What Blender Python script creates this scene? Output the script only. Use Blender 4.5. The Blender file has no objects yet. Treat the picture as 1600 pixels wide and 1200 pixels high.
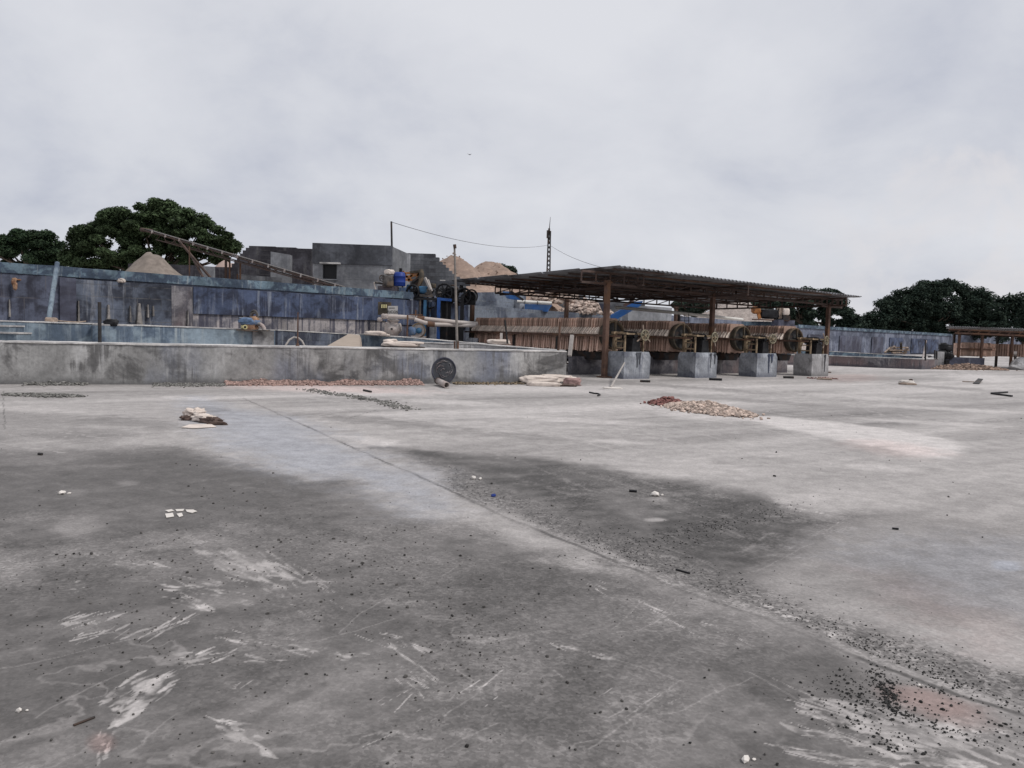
import bpy, math, random
import numpy as np
from mathutils import Vector, Matrix, noise as mnoise
random.seed(7)
R_ = math.radians
S = bpy.context.scene
COL = S.collection
# ------------------------------------------------------------------ camera, sky, sun, exposure
PITCH, ROLL, FOC, EYE = R_(3.83), R_(1.6), 1209.0, 1.6      # FOC in pixels of a 1600 wide picture
cF = Vector((0, math.cos(PITCH), -math.sin(PITCH)))
u0 = Vector((0, math.sin(PITCH), math.cos(PITCH)))
cR = Vector((1, 0, 0)) * math.cos(ROLL) + u0 * math.sin(ROLL)
cU = Vector((1, 0, 0)) * -math.sin(ROLL) + u0 * math.cos(ROLL)
cam = bpy.data.cameras.new('camera'); co = bpy.data.objects.new('camera', cam); COL.objects.link(co)
cam.sensor_width = 36; cam.lens = 36 * FOC / 1600; cam.clip_start = .05; cam.clip_end = 4000
co.matrix_world = Matrix(((cR.x, cU.x, -cF.x, 0), (cR.y, cU.y, -cF.y, 0), (cR.z, cU.z, -cF.z, EYE), (0, 0, 0, 1)))
S.camera = co
S.view_settings.view_transform = 'Standard'; S.view_settings.look = 'None'
S.view_settings.exposure = 0.0; S.view_settings.gamma = 1
SUN_EL, SUN_AZ = R_(52), R_(112)           # azimuth clockwise from +Y (the view)
sl = bpy.data.lights.new('sun', 'SUN'); so = bpy.data.objects.new('sun', sl); COL.objects.link(so)
sl.energy = 1.9; sl.angle = R_(11); sl.color = (1, .965, .92)
sd = Vector((math.sin(SUN_AZ) * math.cos(SUN_EL), math.cos(SUN_AZ) * math.cos(SUN_EL), math.sin(SUN_EL)))
so.rotation_euler = sd.to_track_quat('Z', 'Y').to_euler(); so.location = sd * 60
W_ = bpy.data.worlds.new('World'); S.world = W_; W_.use_nodes = True
nt = W_.node_tree; nt.nodes.clear()
def wn(t, **k):
    n = nt.nodes.new(t)
    for a, b in k.items(): setattr(n, a, b)
    return n
def build_world():
    L = nt.links.new
    sky = wn('ShaderNodeTexSky', sky_type='NISHITA', sun_disc=False, sun_elevation=SUN_EL, sun_rotation=SUN_AZ)
    b1 = wn('ShaderNodeBackground'); b1.inputs[1].default_value = .06; L(sky.outputs[0], b1.inputs[0])
    tc = wn('ShaderNodeTexCoord'); sp = wn('ShaderNodeSeparateXYZ'); L(tc.outputs['Generated'], sp.inputs[0])
    ad = wn('ShaderNodeMath', operation='ADD'); L(sp.outputs[2], ad.inputs[0]); ad.inputs[1].default_value = .42
    mx = wn('ShaderNodeMath', operation='MAXIMUM'); L(ad.outputs[0], mx.inputs[0]); mx.inputs[1].default_value = .08
    cb = wn('ShaderNodeCombineXYZ')
    for i in (0, 1):
        dv = wn('ShaderNodeMath', operation='DIVIDE'); L(sp.outputs[i], dv.inputs[0]); L(mx.outputs[0], dv.inputs[1]); L(dv.outputs[0], cb.inputs[i])
    def noise(scale, det, off, dist=.3, rough=.55):
        mp = wn('ShaderNodeMapping'); L(cb.outputs[0], mp.inputs[0]); mp.inputs['Location'].default_value = off
        n = wn('ShaderNodeTexNoise'); L(mp.outputs[0], n.inputs['Vector']); n.inputs['Scale'].default_value = scale
        n.inputs['Detail'].default_value = det; n.inputs['Roughness'].default_value = rough; n.inputs['Distortion'].default_value = dist
        return n.outputs[0]
    a = noise(2.3, 8, (3.1, 1.7, 0), .25, .56); b = noise(.45, 3, (8.3, 2.2, 1)); c = noise(5.5, 6, (1.3, 6.2, 2), .1, .6)
    m1 = wn('ShaderNodeMath', operation='MULTIPLY_ADD'); L(b, m1.inputs[0]); m1.inputs[1].default_value = .7; L(a, m1.inputs[2])
    m2 = wn('ShaderNodeMath', operation='MULTIPLY_ADD'); L(c, m2.inputs[0]); m2.inputs[1].default_value = .18; L(m1.outputs[0], m2.inputs[2])
    # brighter towards the hidden sun on the right
    m3 = wn('ShaderNodeMath', operation='MULTIPLY_ADD'); L(sp.outputs[0], m3.inputs[0]); m3.inputs[1].default_value = .16; L(m2.outputs[0], m3.inputs[2])
    m4 = wn('ShaderNodeMath', operation='MULTIPLY_ADD'); L(sp.outputs[2], m4.inputs[0]); m4.inputs[1].default_value = .50; L(m3.outputs[0], m4.inputs[2])
    r = wn('ShaderNodeValToRGB'); L(m4.outputs[0], r.inputs[0])
    e = r.color_ramp.elements
    e[0].position = .78; e[0].color = (.535, .56, .645, 1); e[1].position = 1.0; e[1].color = (.685, .70, .755, 1)
    r.color_ramp.elements.new(.88).color = (.61, .63, .70, 1)
    # second ramp takes the range above 1
    r2 = wn('ShaderNodeMapRange'); L(m4.outputs[0], r2.inputs[0]); r2.inputs[1].default_value = 1.0; r2.inputs[2].default_value = 1.22
    mixc = wn('ShaderNodeMix', data_type='RGBA'); L(r2.outputs[0], mixc.inputs[0]); L(r.outputs[0], mixc.inputs[6]); mixc.inputs[7].default_value = (.765, .775, .82, 1)
    # puffy cumulus bank low on the right
    nz = wn('ShaderNodeTexNoise'); L(tc.outputs['Generated'], nz.inputs['Vector']); nz.inputs['Scale'].default_value = 11; nz.inputs['Detail'].default_value = 7; nz.inputs['Roughness'].default_value = .55; nz.inputs['Distortion'].default_value = .4
    def mr(v, a_, b_, c_=0.0, d_=1.0):
        n = wn('ShaderNodeMapRange', interpolation_type='SMOOTHSTEP'); L(v, n.inputs[0]); n.inputs[1].default_value = a_; n.inputs[2].default_value = b_; n.inputs[3].default_value = c_; n.inputs[4].default_value = d_; return n.outputs[0]
    def mm(a_, b_, op='MULTIPLY'):
        n = wn('ShaderNodeMath', operation=op)
        for i, q in enumerate((a_, b_)):
            if isinstance(q, (int, float)): n.inputs[i].default_value = q
            else: L(q, n.inputs[i])
        return n.outputs[0]
    topline = mm(mm(sp.outputs[0], .38), mm(nz.outputs[0], .16), 'ADD')
    below = mr(mm(topline, sp.outputs[2], 'SUBTRACT'), .045, .075)
    cum = mm(mm(mm(below, mr(sp.outputs[0], .30, .46)), mr(nz.outputs[0], .40, .60)), .6)
    mc2 = wn('ShaderNodeMix', data_type='RGBA'); L(cum, mc2.inputs[0]); L(mixc.outputs[2], mc2.inputs[6]); mc2.inputs[7].default_value = (.78, .755, .77, 1); mixc = mc2
    b2 = wn('ShaderNodeBackground'); L(mixc.outputs[2], b2.inputs[0]); b2.inputs[1].default_value = 1.0
    ms = wn('ShaderNodeMixShader'); ms.inputs[0].default_value = .93; L(b1.outputs[0], ms.inputs[1]); L(b2.outputs[0], ms.inputs[2])
    o = wn('ShaderNodeOutputWorld'); L(ms.outputs[0], o.inputs[0])
build_world()
# ------------------------------------------------------------------ measuring: picture pixel -> world point
def ray(px, py): return cF + cR * ((px - 800) / FOC) + cU * ((600 - py) / FOC)
def G(px, py, z=0.0):
    r = ray(px, py); t = (z - EYE) / r.z; return Vector((r.x * t, r.y * t, z))
def W(px, py, d):
    r = ray(px, py); t = d / r.y; return Vector((r.x * t, d, EYE + r.z * t))
RX = Vector((math.cos(R_(34)), math.sin(R_(34)), 0)); DX = Vector((-math.sin(R_(34)), math.cos(R_(34)), 0)); UP = Vector((0, 0, 1))
# ------------------------------------------------------------------ materials
MATS = {}
class NT:
    def __init__(s, name):
        s.m = bpy.data.materials.new(name); s.m.use_nodes = True; s.t = s.m.node_tree
        s.b = s.t.nodes['Principled BSDF']; s.L = s.t.links.new; s.tc = s.t.nodes.new('ShaderNodeTexCoord'); MATS[name] = s.m
    def n(s, t, **k):
        n = s.t.nodes.new(t)
        for a, b in k.items(): setattr(n, a, b)
        return n
    def map(s, scale=(1, 1, 1), src=None, rot=(0, 0, 0)):
        m = s.n('ShaderNodeMapping'); s.L(src or s.tc.outputs['Object'], m.inputs[0]); m.inputs['Scale'].default_value = scale; m.inputs['Rotation'].default_value = rot
        return m.outputs[0]
    def noise(s, vec, scale, det=5, rough=.55, dist=0.0):
        n = s.n('ShaderNodeTexNoise'); s.L(vec, n.inputs['Vector']); n.inputs['Scale'].default_value = scale; n.inputs['Detail'].default_value = det
        n.inputs['Roughness'].default_value = rough; n.inputs['Distortion'].default_value = dist; return n.outputs[0]
    def rng(s, v, a, b, c=0.0, d=1.0):
        n = s.n('ShaderNodeMapRange', interpolation_type='SMOOTHSTEP'); s.L(v, n.inputs[0])
        for i, x in enumerate((a, b, c, d)): n.inputs[i + 1].default_value = x
        return n.outputs[0]
    def mul(s, a, b, op='MULTIPLY'):
        n = s.n('ShaderNodeMath', operation=op)
        for i, x in enumerate((a, b)):
            if isinstance(x, (int, float)): n.inputs[i].default_value = x
            else: s.L(x, n.inputs[i])
        return n.outputs[0]
    def mix(s, f, a, b, bt='MIX'):
        n = s.n('ShaderNodeMix', data_type='RGBA', blend_type=bt)
        for i, x in ((0, f), (6, a), (7, b)):
            if isinstance(x, (int, float)): n.inputs[i].default_value = x
            elif isinstance(x, tuple): n.inputs[i].default_value = x + (1,) if len(x) == 3 else x
            else: s.L(x, n.inputs[i])
        return n.outputs[2]
    def val(s, c, v):           # scale a colour by a value
        n = s.n('ShaderNodeVectorMath', operation='SCALE')
        if isinstance(c, tuple): n.inputs[0].default_value = c
        else: s.L(c, n.inputs[0])
        if isinstance(v, float): n.inputs['Scale'].default_value = v
        else: s.L(v, n.inputs['Scale'])
        return n.outputs[0]
    def bump(s, h, st=.3, dist=.02):
        n = s.n('ShaderNodeBump'); n.inputs['Strength'].default_value = st; n.inputs['Distance'].default_value = dist; s.L(h, n.inputs['Height']); s.L(n.outputs[0], s.b.inputs['Normal'])
    def done(s, col, rough=.85, metal=0.0, spec=.3):
        if isinstance(col, tuple): s.b.inputs['Base Color'].default_value = col + (1,)
        else: s.L(col, s.b.inputs['Base Color'])
        if isinstance(rough, float): s.b.inputs['Roughness'].default_value = rough
        else: s.L(rough, s.b.inputs['Roughness'])
        s.b.inputs['Metallic'].default_value = metal; s.b.inputs['Specular IOR Level'].default_value = spec
        return s.m
def stained(name, base, dark, light, sc=1.0, dk=(.48, .62), stk=(.52, .7), stv=.6, tint=None, bricks=None, rough=.9, drip=None, island=0.0):
    """weathered plaster / concrete: blotches, vertical run marks, optional block joints and lime drips"""
    s = NT(name); P = s.tc.outputs['Object']
    blot = s.noise(s.map((1, 1, 1.3)), .9 * sc, 8, .62, .5)
    streak = s.noise(s.map((3.2, 3.2, .26)), 1.3 * sc, 6, .68, .3)
    fine = s.noise(P, 9 * sc, 7, .7)
    big = s.noise(s.map((1, 1, .8), rot=(.3, .2, .5)), .55 * sc, 5, .6, .6)
    c = s.mix(s.mul(s.rng(blot, dk[0] - .03, dk[1] - .07), .92), base, dark)
    c = s.val(c, s.rng(big, .36, .64, .72, 1.28))
    if tint: c = s.mix(s.rng(s.noise(s.map((1, 1, .5)), .35 * sc, 4, .5), .45, .6), c, tint)
    c = s.mix(s.mul(s.mul(s.rng(streak, stk[0], stk[1] - .05), s.rng(big, .42, .58)), min(1.0, stv + .25)), c, light)
    streak2 = s.noise(s.map((6, 6, .3)), 1.7 * sc, 5, .65, .2)
    c = s.mix(s.mul(s.mul(s.rng(streak2, .5, .62), s.rng(blot, .40, .55)), .75), c, dark)
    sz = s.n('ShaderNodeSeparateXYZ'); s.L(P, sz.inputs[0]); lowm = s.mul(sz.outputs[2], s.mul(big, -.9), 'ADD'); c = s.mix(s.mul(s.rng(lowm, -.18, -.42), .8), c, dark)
    if bricks:
        ang, bw, bh, mort, amt = bricks
        m = s.map((1, 1, 1), rot=(0, 0, -ang)); sp = s.n('ShaderNodeSeparateXYZ'); s.L(m, sp.inputs[0])
        cb = s.n('ShaderNodeCombineXYZ'); s.L(sp.outputs[0], cb.inputs[0]); s.L(sp.outputs[2], cb.inputs[1])
        b = s.n('ShaderNodeTexBrick'); s.L(cb.outputs[0], b.inputs['Vector']); b.inputs['Scale'].default_value = 1; b.inputs['Brick Width'].default_value = bw
        b.inputs['Row Height'].default_value = bh; b.inputs['Mortar Size'].default_value = .018; b.inputs['Mortar Smooth'].default_value = .4
        b.inputs['Color1'].default_value = (.5, .5, .5, 1); b.inputs['Color2'].default_value = (.8, .8, .8, 1)
        brk = s.rng(s.noise(P, 1.1, 3), .42, .58)
        c = s.mix(s.mul(s.mul(b.outputs['Fac'], amt), brk), c, mort)
        c = s.mix(.35, c, b.outputs['Color'], 'MULTIPLY')
    if drip:
        dn = s.noise(s.map((3.4, 3.4, .05)), 1.5, 5, .6)
        c = s.mix(s.mul(s.rng(dn, .5, .56), .85), c, drip)
    if island:
        g = s.n('ShaderNodeNewGeometry'); v = s.rng(g.outputs['Random Per Island'], 0, 1, 1 - island, 1 + island); c = s.val(c, v)
    c = s.val(c, s.rng(fine, .25, .75, .78, 1.18))
    s.bump(s.mul(s.mul(fine, .5), blot, 'ADD'), .45, .03)
    return s.done(c, rough)
def plain(name, col, rough=.7, metal=0.0, var=.25, rust=None, sc=8.0, island=0.0, objr=0.0, dust=None):
    s = NT(name); P = s.tc.outputs['Object']; n1 = s.noise(P, sc, 6, .6)
    c = s.val(col, s.rng(n1, .25, .75, 1 - var, 1 + var))
    if rust: c = s.mix(s.rng(s.noise(P, sc * .45, 6, .65), .48, .6), c, rust)
    if dust: c = s.mix(s.mul(s.rng(s.noise(P, sc * .3, 6, .6), .42, .62), .7), c, dust)
    if island:
        g = s.n('ShaderNodeNewGeometry'); c = s.val(c, s.rng(g.outputs['Random Per Island'], 0, 1, 1 - island, 1 + island))
    if objr:
        g = s.n('ShaderNodeObjectInfo'); c = s.val(c, s.rng(g.outputs['Random'], 0, 1, 1 - objr, 1 + objr))
    s.bump(n1, .25, .01)
    return s.done(c, rough, metal)
A_R = R_(34)
M = {}
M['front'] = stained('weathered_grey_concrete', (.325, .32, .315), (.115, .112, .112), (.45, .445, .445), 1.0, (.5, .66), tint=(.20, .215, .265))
M['frontpale'] = stained('pale_grey_concrete', (.35, .345, .35), (.16, .155, .155), (.47, .465, .47), 1.0, (.54, .7))
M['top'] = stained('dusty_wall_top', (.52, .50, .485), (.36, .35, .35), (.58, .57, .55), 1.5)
M['inner'] = stained('light_blue_limewash', (.205, .255, .30), (.085, .115, .16), (.33, .375, .40), .9, (.5, .68))
M['innerdark'] = stained('dark_blue_limewash', (.10, .115, .15), (.045, .05, .07), (.23, .25, .28), 1.1, (.46, .62), bricks=(R_(60), .9, .35, (.2, .2, .22), .4))
M['coping'] = stained('teal_coping_paint', (.128, .180, .222), (.050, .070, .105), (.29, .325, .34), 1.6, (.47, .6))
M['purple'] = stained('faded_purple_blue_paint', (.125, .14, .195), (.043, .044, .062), (.27, .275, .32), .8, (.46, .66), bricks=(R_(45), 1.2, .75, (.25, .23, .24), .4))
M['limerun'] = stained('beige_lime_run', (.27, .25, .235), (.16, .15, .15), (.36, .34, .32), 2)
M['cracked'] = stained('cracked_dark_plaster', (.108, .125, .165), (.040, .044, .060), (.24, .25, .28), .9, (.44, .62), bricks=(R_(45), .8, .4, (.28, .27, .27), .4))
M['deepblue'] = stained('deep_blue_paint', (.062, .080, .135), (.028, .032, .052), (.19, .21, .26), .9, (.50, .66), stv=.75)
M['drips'] = stained('lime_run_plaster', (.30, .275, .275), (.10, .10, .12), (.36, .33, .33), 1.1, (.5, .66), drip=(.055, .055, .08))
M['farblue'] = stained('faded_blue_paint', (.15, .165, .215), (.075, .085, .12), (.27, .29, .34), .5, (.48, .64), stv=.8)
M['farpanel'] = stained('dark_grey_blue_panel', (.085, .09, .125), (.05, .05, .07), (.16, .17, .20), .6, (.46, .64))
M['blockblue'] = stained('blue_grey_blockwork', (.20, .225, .27), (.10, .115, .155), (.30, .32, .35), .8, (.48, .64), bricks=(R_(40), 1.6, .55, (.36, .37, .38), .8))
M['block'] = stained('bluish_cement_render', (.30, .315, .345), (.13, .138, .17), (.45, .46, .48), 1.3, (.53, .7), stv=.8)
M['lowwall'] = stained('stained_low_wall', (.19, .18, .19), (.075, .072, .085), (.30, .285, .28), 1.2, (.46, .62), tint=(.17, .13, .13))
M['render'] = stained('grey_cement_render', (.235, .24, .255), (.15, .155, .17), (.30, .30, .31), .5, (.52, .7), stv=.3)
M['renderdark'] = stained('dark_weathered_render', (.095, .10, .115), (.05, .052, .06), (.16, .165, .175), .6, (.47, .64), stv=.5)
M['stone'] = stained('dark_stone_masonry', (.085, .082, .095), (.045, .042, .05), (.16, .155, .16), .7, (.46, .62), stv=.5, bricks=(R_(80), .6, .3, (.16, .155, .16), .7))
M['blocks'] = stained('hollow_block_masonry', (.16, .165, .18), (.085, .088, .10), (.24, .245, .25), .7, (.5, .66), stv=.3, bricks=(R_(85), .45, .24, (.10, .10, .11), .8))
M['rust'] = plain('rusty_brown_steel', (.105, .062, .047), .8, 0, .4, rust=(.14, .075, .045), sc=3)
M['brown'] = plain('dark_brown_steel', (.078, .054, .047), .75, 0, .4, rust=(.075, .045, .034), sc=2.5)
M['black'] = plain('black_greasy_steel', (.018, .018, .02), .5, .3, .5, sc=5)
M['dark'] = plain('dark_iron', (.035, .034, .035), .65, .2, .5, rust=(.07, .045, .035), sc=4)
M['roof'] = plain('grey_roof_sheet', (.29, .295, .31), .55, .35, .25, rust=(.11, .10, .10), sc=1.2)
M['blue'] = plain('blue_paint', (.035, .135, .40), .55, 0, .25, dust=(.10, .17, .30), sc=3)
M['barrel'] = plain('blue_plastic', (.014, .04, .22), .5, 0, .15, sc=3)
M['postblue'] = plain('blue_post_paint', (.03, .10, .33), .55, 0, .3, rust=(.03, .05, .10), sc=3)
M['steelblue'] = plain('dull_blue_post_paint', (.04, .12, .22), .6, 0, .3, sc=3)
M['white'] = plain('dusty_white_pipe', (.50, .46, .435), .6, 0, .12, dust=(.42, .36, .33), sc=2)
M['whitep'] = plain('clean_white_pipe', (.66, .64, .60), .5, 0, .1, sc=2)
M['pump'] = plain('dusty_white_casting', (.46, .42, .40), .8, 0, .2, dust=(.33, .26, .24), sc=9)
M['tan'] = plain('tan_painted_steel', (.25, .185, .12), .75, 0, .4, rust=(.10, .07, .045), sc=5)
M['cream'] = plain('cream_wheel_paint', (.21, .19, .135), .7, 0, .35, rust=(.22, .17, .11), sc=8)
M['olive'] = plain('grimy_olive_iron', (.065, .055, .042), .75, 0, .5, rust=(.12, .085, .055), sc=3)
M['plate'] = plain('dusty_pink_press_plate', (.54, .365, .285), .9, 0, .30, sc=6, objr=.38, dust=(.58, .42, .345))
M['cloth'] = plain('stained_filter_cloth', (.50, .335, .265), .95, 0, .35, sc=3.5, objr=.34, dust=(.56, .405, .33))
M['ear'] = plain('pale_plate_ear', (.80, .69, .60), .9, 0, .2, sc=9, objr=.25)
M['sack'] = plain('dirty_white_sack', (.66, .58, .52), .9, 0, .14, sc=6, dust=(.52, .44, .39))
M['sackpink'] = plain('pink_stained_sack', (.33, .22, .205), .9, 0, .3, sc=10)
M['sackdark'] = plain('dark_shaded_cloth', (.10, .07, .06), .9, 0, .4, sc=10)  # dark tone standing for shade beside and under the sacks
M['beige'] = plain('beige_render', (.36, .30, .25), .9, 0, .08, sc=3)
M['wood'] = plain('weathered_timber', (.30, .235, .19), .85, 0, .3, sc=7)
M['polewood'] = plain('dark_weathered_pole', (.20, .18, .165), .85, 0, .3, sc=5)
M['greywood'] = plain('grey_timber', (.36, .33, .31), .85, 0, .2, sc=7)
M['orange'] = plain('orange_paint', (.36, .15, .05), .6, 0, .3, rust=(.16, .07, .03), sc=3)
M['yellow'] = plain('yellow_paint', (.55, .44, .10), .6, 0, .25, sc=12)
M['yellowpale'] = plain('pale_yellow_plastic', (.62, .56, .30), .6, 0, .1, sc=12)
M['engine'] = plain('greasy_engine_iron', (.10, .09, .085), .6, .2, .5, rust=(.16, .12, .09), sc=6)
M['bluegrey'] = plain('faded_blue_engine_paint', (.11, .17, .28), .65, 0, .35, rust=(.20, .19, .18), sc=8)
M['copper'] = plain('tan_rusty_casting', (.36, .22, .14), .7, 0, .35, rust=(.20, .10, .06), sc=9)
M['sandgrey'] = plain('grey_sand', (.225, .19, .165), .95, 0, .28, sc=3.2, dust=(.17, .145, .125))
M['sandtan'] = plain('tan_sand', (.31, .225, .18), .95, 0, .3, sc=2.6, dust=(.235, .175, .145))
M['gravelpale'] = plain('pale_gravel', (.33, .285, .26), .95, 0, .3, sc=5)
M['sandpink'] = plain('pink_sand', (.36, .27, .235), .95, 0, .14, sc=1.2)
M['rubble'] = plain('broken_stone', (.43, .345, .295), .9, 0, .22, sc=9, island=.42)
M['rubblered'] = plain('pinkish_broken_stone', (.30, .205, .18), .9, 0, .3, sc=9, island=.42)
M['rubbledark'] = plain('reddish_brown_stone', (.20, .095, .085), .9, 0, .25, sc=9, island=.4)
M['litter'] = plain('brown_leaf_litter', (.16, .125, .085), .9, 0, .3, sc=9, island=.7)
M['gravel'] = plain('grey_gravel', (.17, .165, .155), .9, 0, .3, sc=20, island=.45)
M['coal'] = plain('black_coal_chip', (.022, .021, .02), .7, 0, .4, sc=30, island=.5)
M['pebble'] = plain('dark_grey_pebble', (.075, .07, .066), .9, 0, .3, sc=30, island=.6)
M['chalk'] = plain('white_chalky_stone', (.66, .62, .58), .9, 0, .15, sc=12, island=.1)
M['glassdark'] = plain('dark_window_opening', (.010, .010, .012), .4, 0, .1)
M['bark'] = plain('grey_brown_bark', (.085, .065, .05), .95, 0, .4, sc=6)
M['ink'] = plain('black_lettering', (.02, .02, .02), .8, 0, .1)
M['sign'] = plain('white_sign_board', (.50, .485, .47), .7, 0, .1, dust=(.36, .34, .33), sc=4)
M['wire'] = plain('grey_wire', (.12, .12, .125), .7)
M['debris'] = plain('brown_debris', (.23, .165, .13), .9, 0, .3, sc=9, island=.5)
M['skyscreen'] = plain('bird_feathers', (.02, .02, .02), .9)
M['powder'] = plain('white_powder', (.64, .60, .56), .95, 0, .06, sc=3)
def leafmat(name, a, b):
    s = NT(name); g = s.n('ShaderNodeNewGeometry')
    big = s.noise(s.tc.outputs['Object'], .55, 4)
    c = s.mix(g.outputs['Random Per Island'], a, b); c = s.val(c, s.rng(big, .35, .65, .55, 1.35))
    m = s.done(c, .75, 0, .08); tr = s.n('ShaderNodeBsdfTranslucent'); s.L(c, tr.inputs[0]); ms = s.n('ShaderNodeMixShader'); ms.inputs[0].default_value = .22
    s.L(s.b.outputs[0], ms.inputs[1]); s.L(tr.outputs[0], ms.inputs[2]); s.L(ms.outputs[0], s.t.nodes['Material Output'].inputs[0]); return m
M['leaf1'] = leafmat('green_foliage', (.038, .058, .030), (.090, .128, .064))
M['leaf2'] = leafmat('hazy_dark_green_foliage', (.024, .038, .032), (.058, .080, .058))  # far trees: distance haze mixed into the colour, lighter and bluer
M['leaf3'] = leafmat('deep_green_foliage', (.024, .042, .026), (.062, .095, .050))
# ------------------------------------------------------------------ mesh builder
class MB:
    def __init__(s): s.v = []; s.f = []; s.sm = []
    def add(s, vs, fs, smooth=False):
        o = len(s.v); s.v += [tuple(v) for v in vs]; s.f += [tuple(i + o for i in f) for f in fs]; s.sm += [smooth] * len(fs); return s
    def hexa(s, p):            # 8 points: bottom 0-3, top 4-7
        return s.add(p, [(3, 2, 1, 0), (4, 5, 6, 7), (0, 1, 5, 4), (1, 2, 6, 5), (2, 3, 7, 6), (3, 0, 4, 7)])
    def box(s, c, size, ax=None, ay=None, az=None):   # centre of box
        c = Vector(c); ax = (ax or Vector((1, 0, 0))) * size[0] / 2; ay = (ay or Vector((0, 1, 0))) * size[1] / 2; az = (az or Vector((0, 0, 1))) * size[2] / 2
        return s.hexa([c - ax - ay - az, c + ax - ay - az, c + ax + ay - az, c - ax + ay - az, c - ax - ay + az, c + ax - ay + az, c + ax + ay + az, c - ax + ay + az])
    def bar(s, a, b, w=.05, h=None, up=UP):
        a, b = Vector(a), Vector(b); d = (b - a); L = d.length; d.normalize()
        x = d.cross(up)
        if x.length < 1e-3: x = d.cross(Vector((0, 1, 0)))
        x.normalize(); y = x.cross(d); return s.box((a + b) / 2, (w, L, h or w), x, d, y)
    def tube(s, a, b, r, r2=None, n=10, caps=True):
        return s.path([a, b], [r, r if r2 is None else r2], n, caps)
    def path(s, pts, r, n=8, caps=True):
        pts = [Vector(p) for p in pts]; rs = r if isinstance(r, (list, tuple)) else [r] * len(pts); vs = []; fs = []; x = None
        for i, p in enumerate(pts):
            d = (pts[min(i + 1, len(pts) - 1)] - pts[max(i - 1, 0)]).normalized()
            if x is None: x = d.cross(UP if abs(d.z) < .95 else Vector((1, 0, 0)))
            x = (x - d * x.dot(d)).normalized(); y = d.cross(x)
            for k in range(n): a = 2 * math.pi * k / n; vs.append(p + (x * math.cos(a) + y * math.sin(a)) * rs[i])
        for i in range(len(pts) - 1):
            for k in range(n): k2 = (k + 1) % n; fs.append((i * n + k, i * n + k2, (i + 1) * n + k2, (i + 1) * n + k))
        s.add(vs, fs, True)
        if caps:
            s.add(vs[:n], [tuple(range(n))[::-1]]); s.add(vs[-n:], [tuple(range(n))])
        return s
    def lathe(s, c, axis, prof, n=24):      # prof: list of (along, radius)
        axis = Vector(axis).normalized(); x = axis.cross(UP if abs(axis.z) < .9 else Vector((1, 0, 0))).normalized(); y = axis.cross(x); c = Vector(c); vs = []; fs = []
        for (t, r) in prof:
            for k in range(n): a = 2 * math.pi * k / n; vs.append(c + axis * t + (x * math.cos(a) + y * math.sin(a)) * max(r, 1e-4))
        for i in range(len(prof) - 1):
            for k in range(n): k2 = (k + 1) % n; fs.append((i * n + k, i * n + k2, (i + 1) * n + k2, (i + 1) * n + k))
        return s.add(vs, fs, True)
    def torus(s, c, axis, R, r, n=24, m=8):
        axis = Vector(axis).normalized(); x = axis.cross(UP if abs(axis.z) < .9 else Vector((1, 0, 0))).normalized(); y = axis.cross(x); c = Vector(c)
        vs = []; fs = []
        for i in range(n):
            a = 2 * math.pi * i / n; d = x * math.cos(a) + y * math.sin(a)
            for j in range(m): b = 2 * math.pi * j / m; vs.append(c + d * (R + r * math.cos(b)) + axis * r * math.sin(b))
        for i in range(n):
            for j in range(m): fs.append((i * m + j, ((i + 1) % n) * m + j, ((i + 1) % n) * m + (j + 1) % m, i * m + (j + 1) % m))
        return s.add(vs, fs, True)
    def wheel(s, c, axis, R, r=.03, spokes=6, hub=.05):
        axis = Vector(axis).normalized(); x = axis.cross(UP).normalized(); y = axis.cross(x); c = Vector(c); s.torus(c, axis, R, r); s.tube(c - axis * hub, c + axis * hub, hub)
        for k in range(spokes): a = 2 * math.pi * k / spokes + .3; s.bar(c, c + (x * math.cos(a) + y * math.sin(a)) * R, r * 1.1)
        return s
    def prism(s, pts, vec):   # polygon extruded
        vec = Vector(vec); n = len(pts); a = [Vector(p) for p in pts]; b = [p + vec for p in a]
        return s.add(a + b, [tuple(range(n))[::-1], tuple(range(n, 2 * n))] + [(i, (i + 1) % n, n + (i + 1) % n, n + i) for i in range(n)])
    def rock(s, c, r, sq=.6, rng=random):
        t = 1.618; base = [(-1, t, 0), (1, t, 0), (-1, -t, 0), (1, -t, 0), (0, -1, t), (0, 1, t), (0, -1, -t), (0, 1, -t), (t, 0, -1), (t, 0, 1), (-t, 0, -1), (-t, 0, 1)]
        f = [(0, 11, 5), (0, 5, 1), (0, 1, 7), (0, 7, 10), (0, 10, 11), (1, 5, 9), (5, 11, 4), (11, 10, 2), (10, 7, 6), (7, 1, 8), (3, 9, 4), (3, 4, 2), (3, 2, 6), (3, 6, 8), (3, 8, 9), (4, 9, 5), (2, 4, 11), (6, 2, 10), (8, 6, 7), (9, 8, 1)]
        a = rng.uniform(0, 6.28); ex, ey = rng.uniform(.7, 1.4), rng.uniform(.6, 1.0); ca, sa = math.cos(a), math.sin(a); vs = []
        for (x, y, z) in base:
            k = r / 3.6 * rng.uniform(.75, 1.2); x, y = x * ex, y * ey; vs.append((c[0] + (x * ca - y * sa) * k, c[1] + (x * sa + y * ca) * k, c[2] + z * k * sq))
        return s.add(vs, f)
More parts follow.
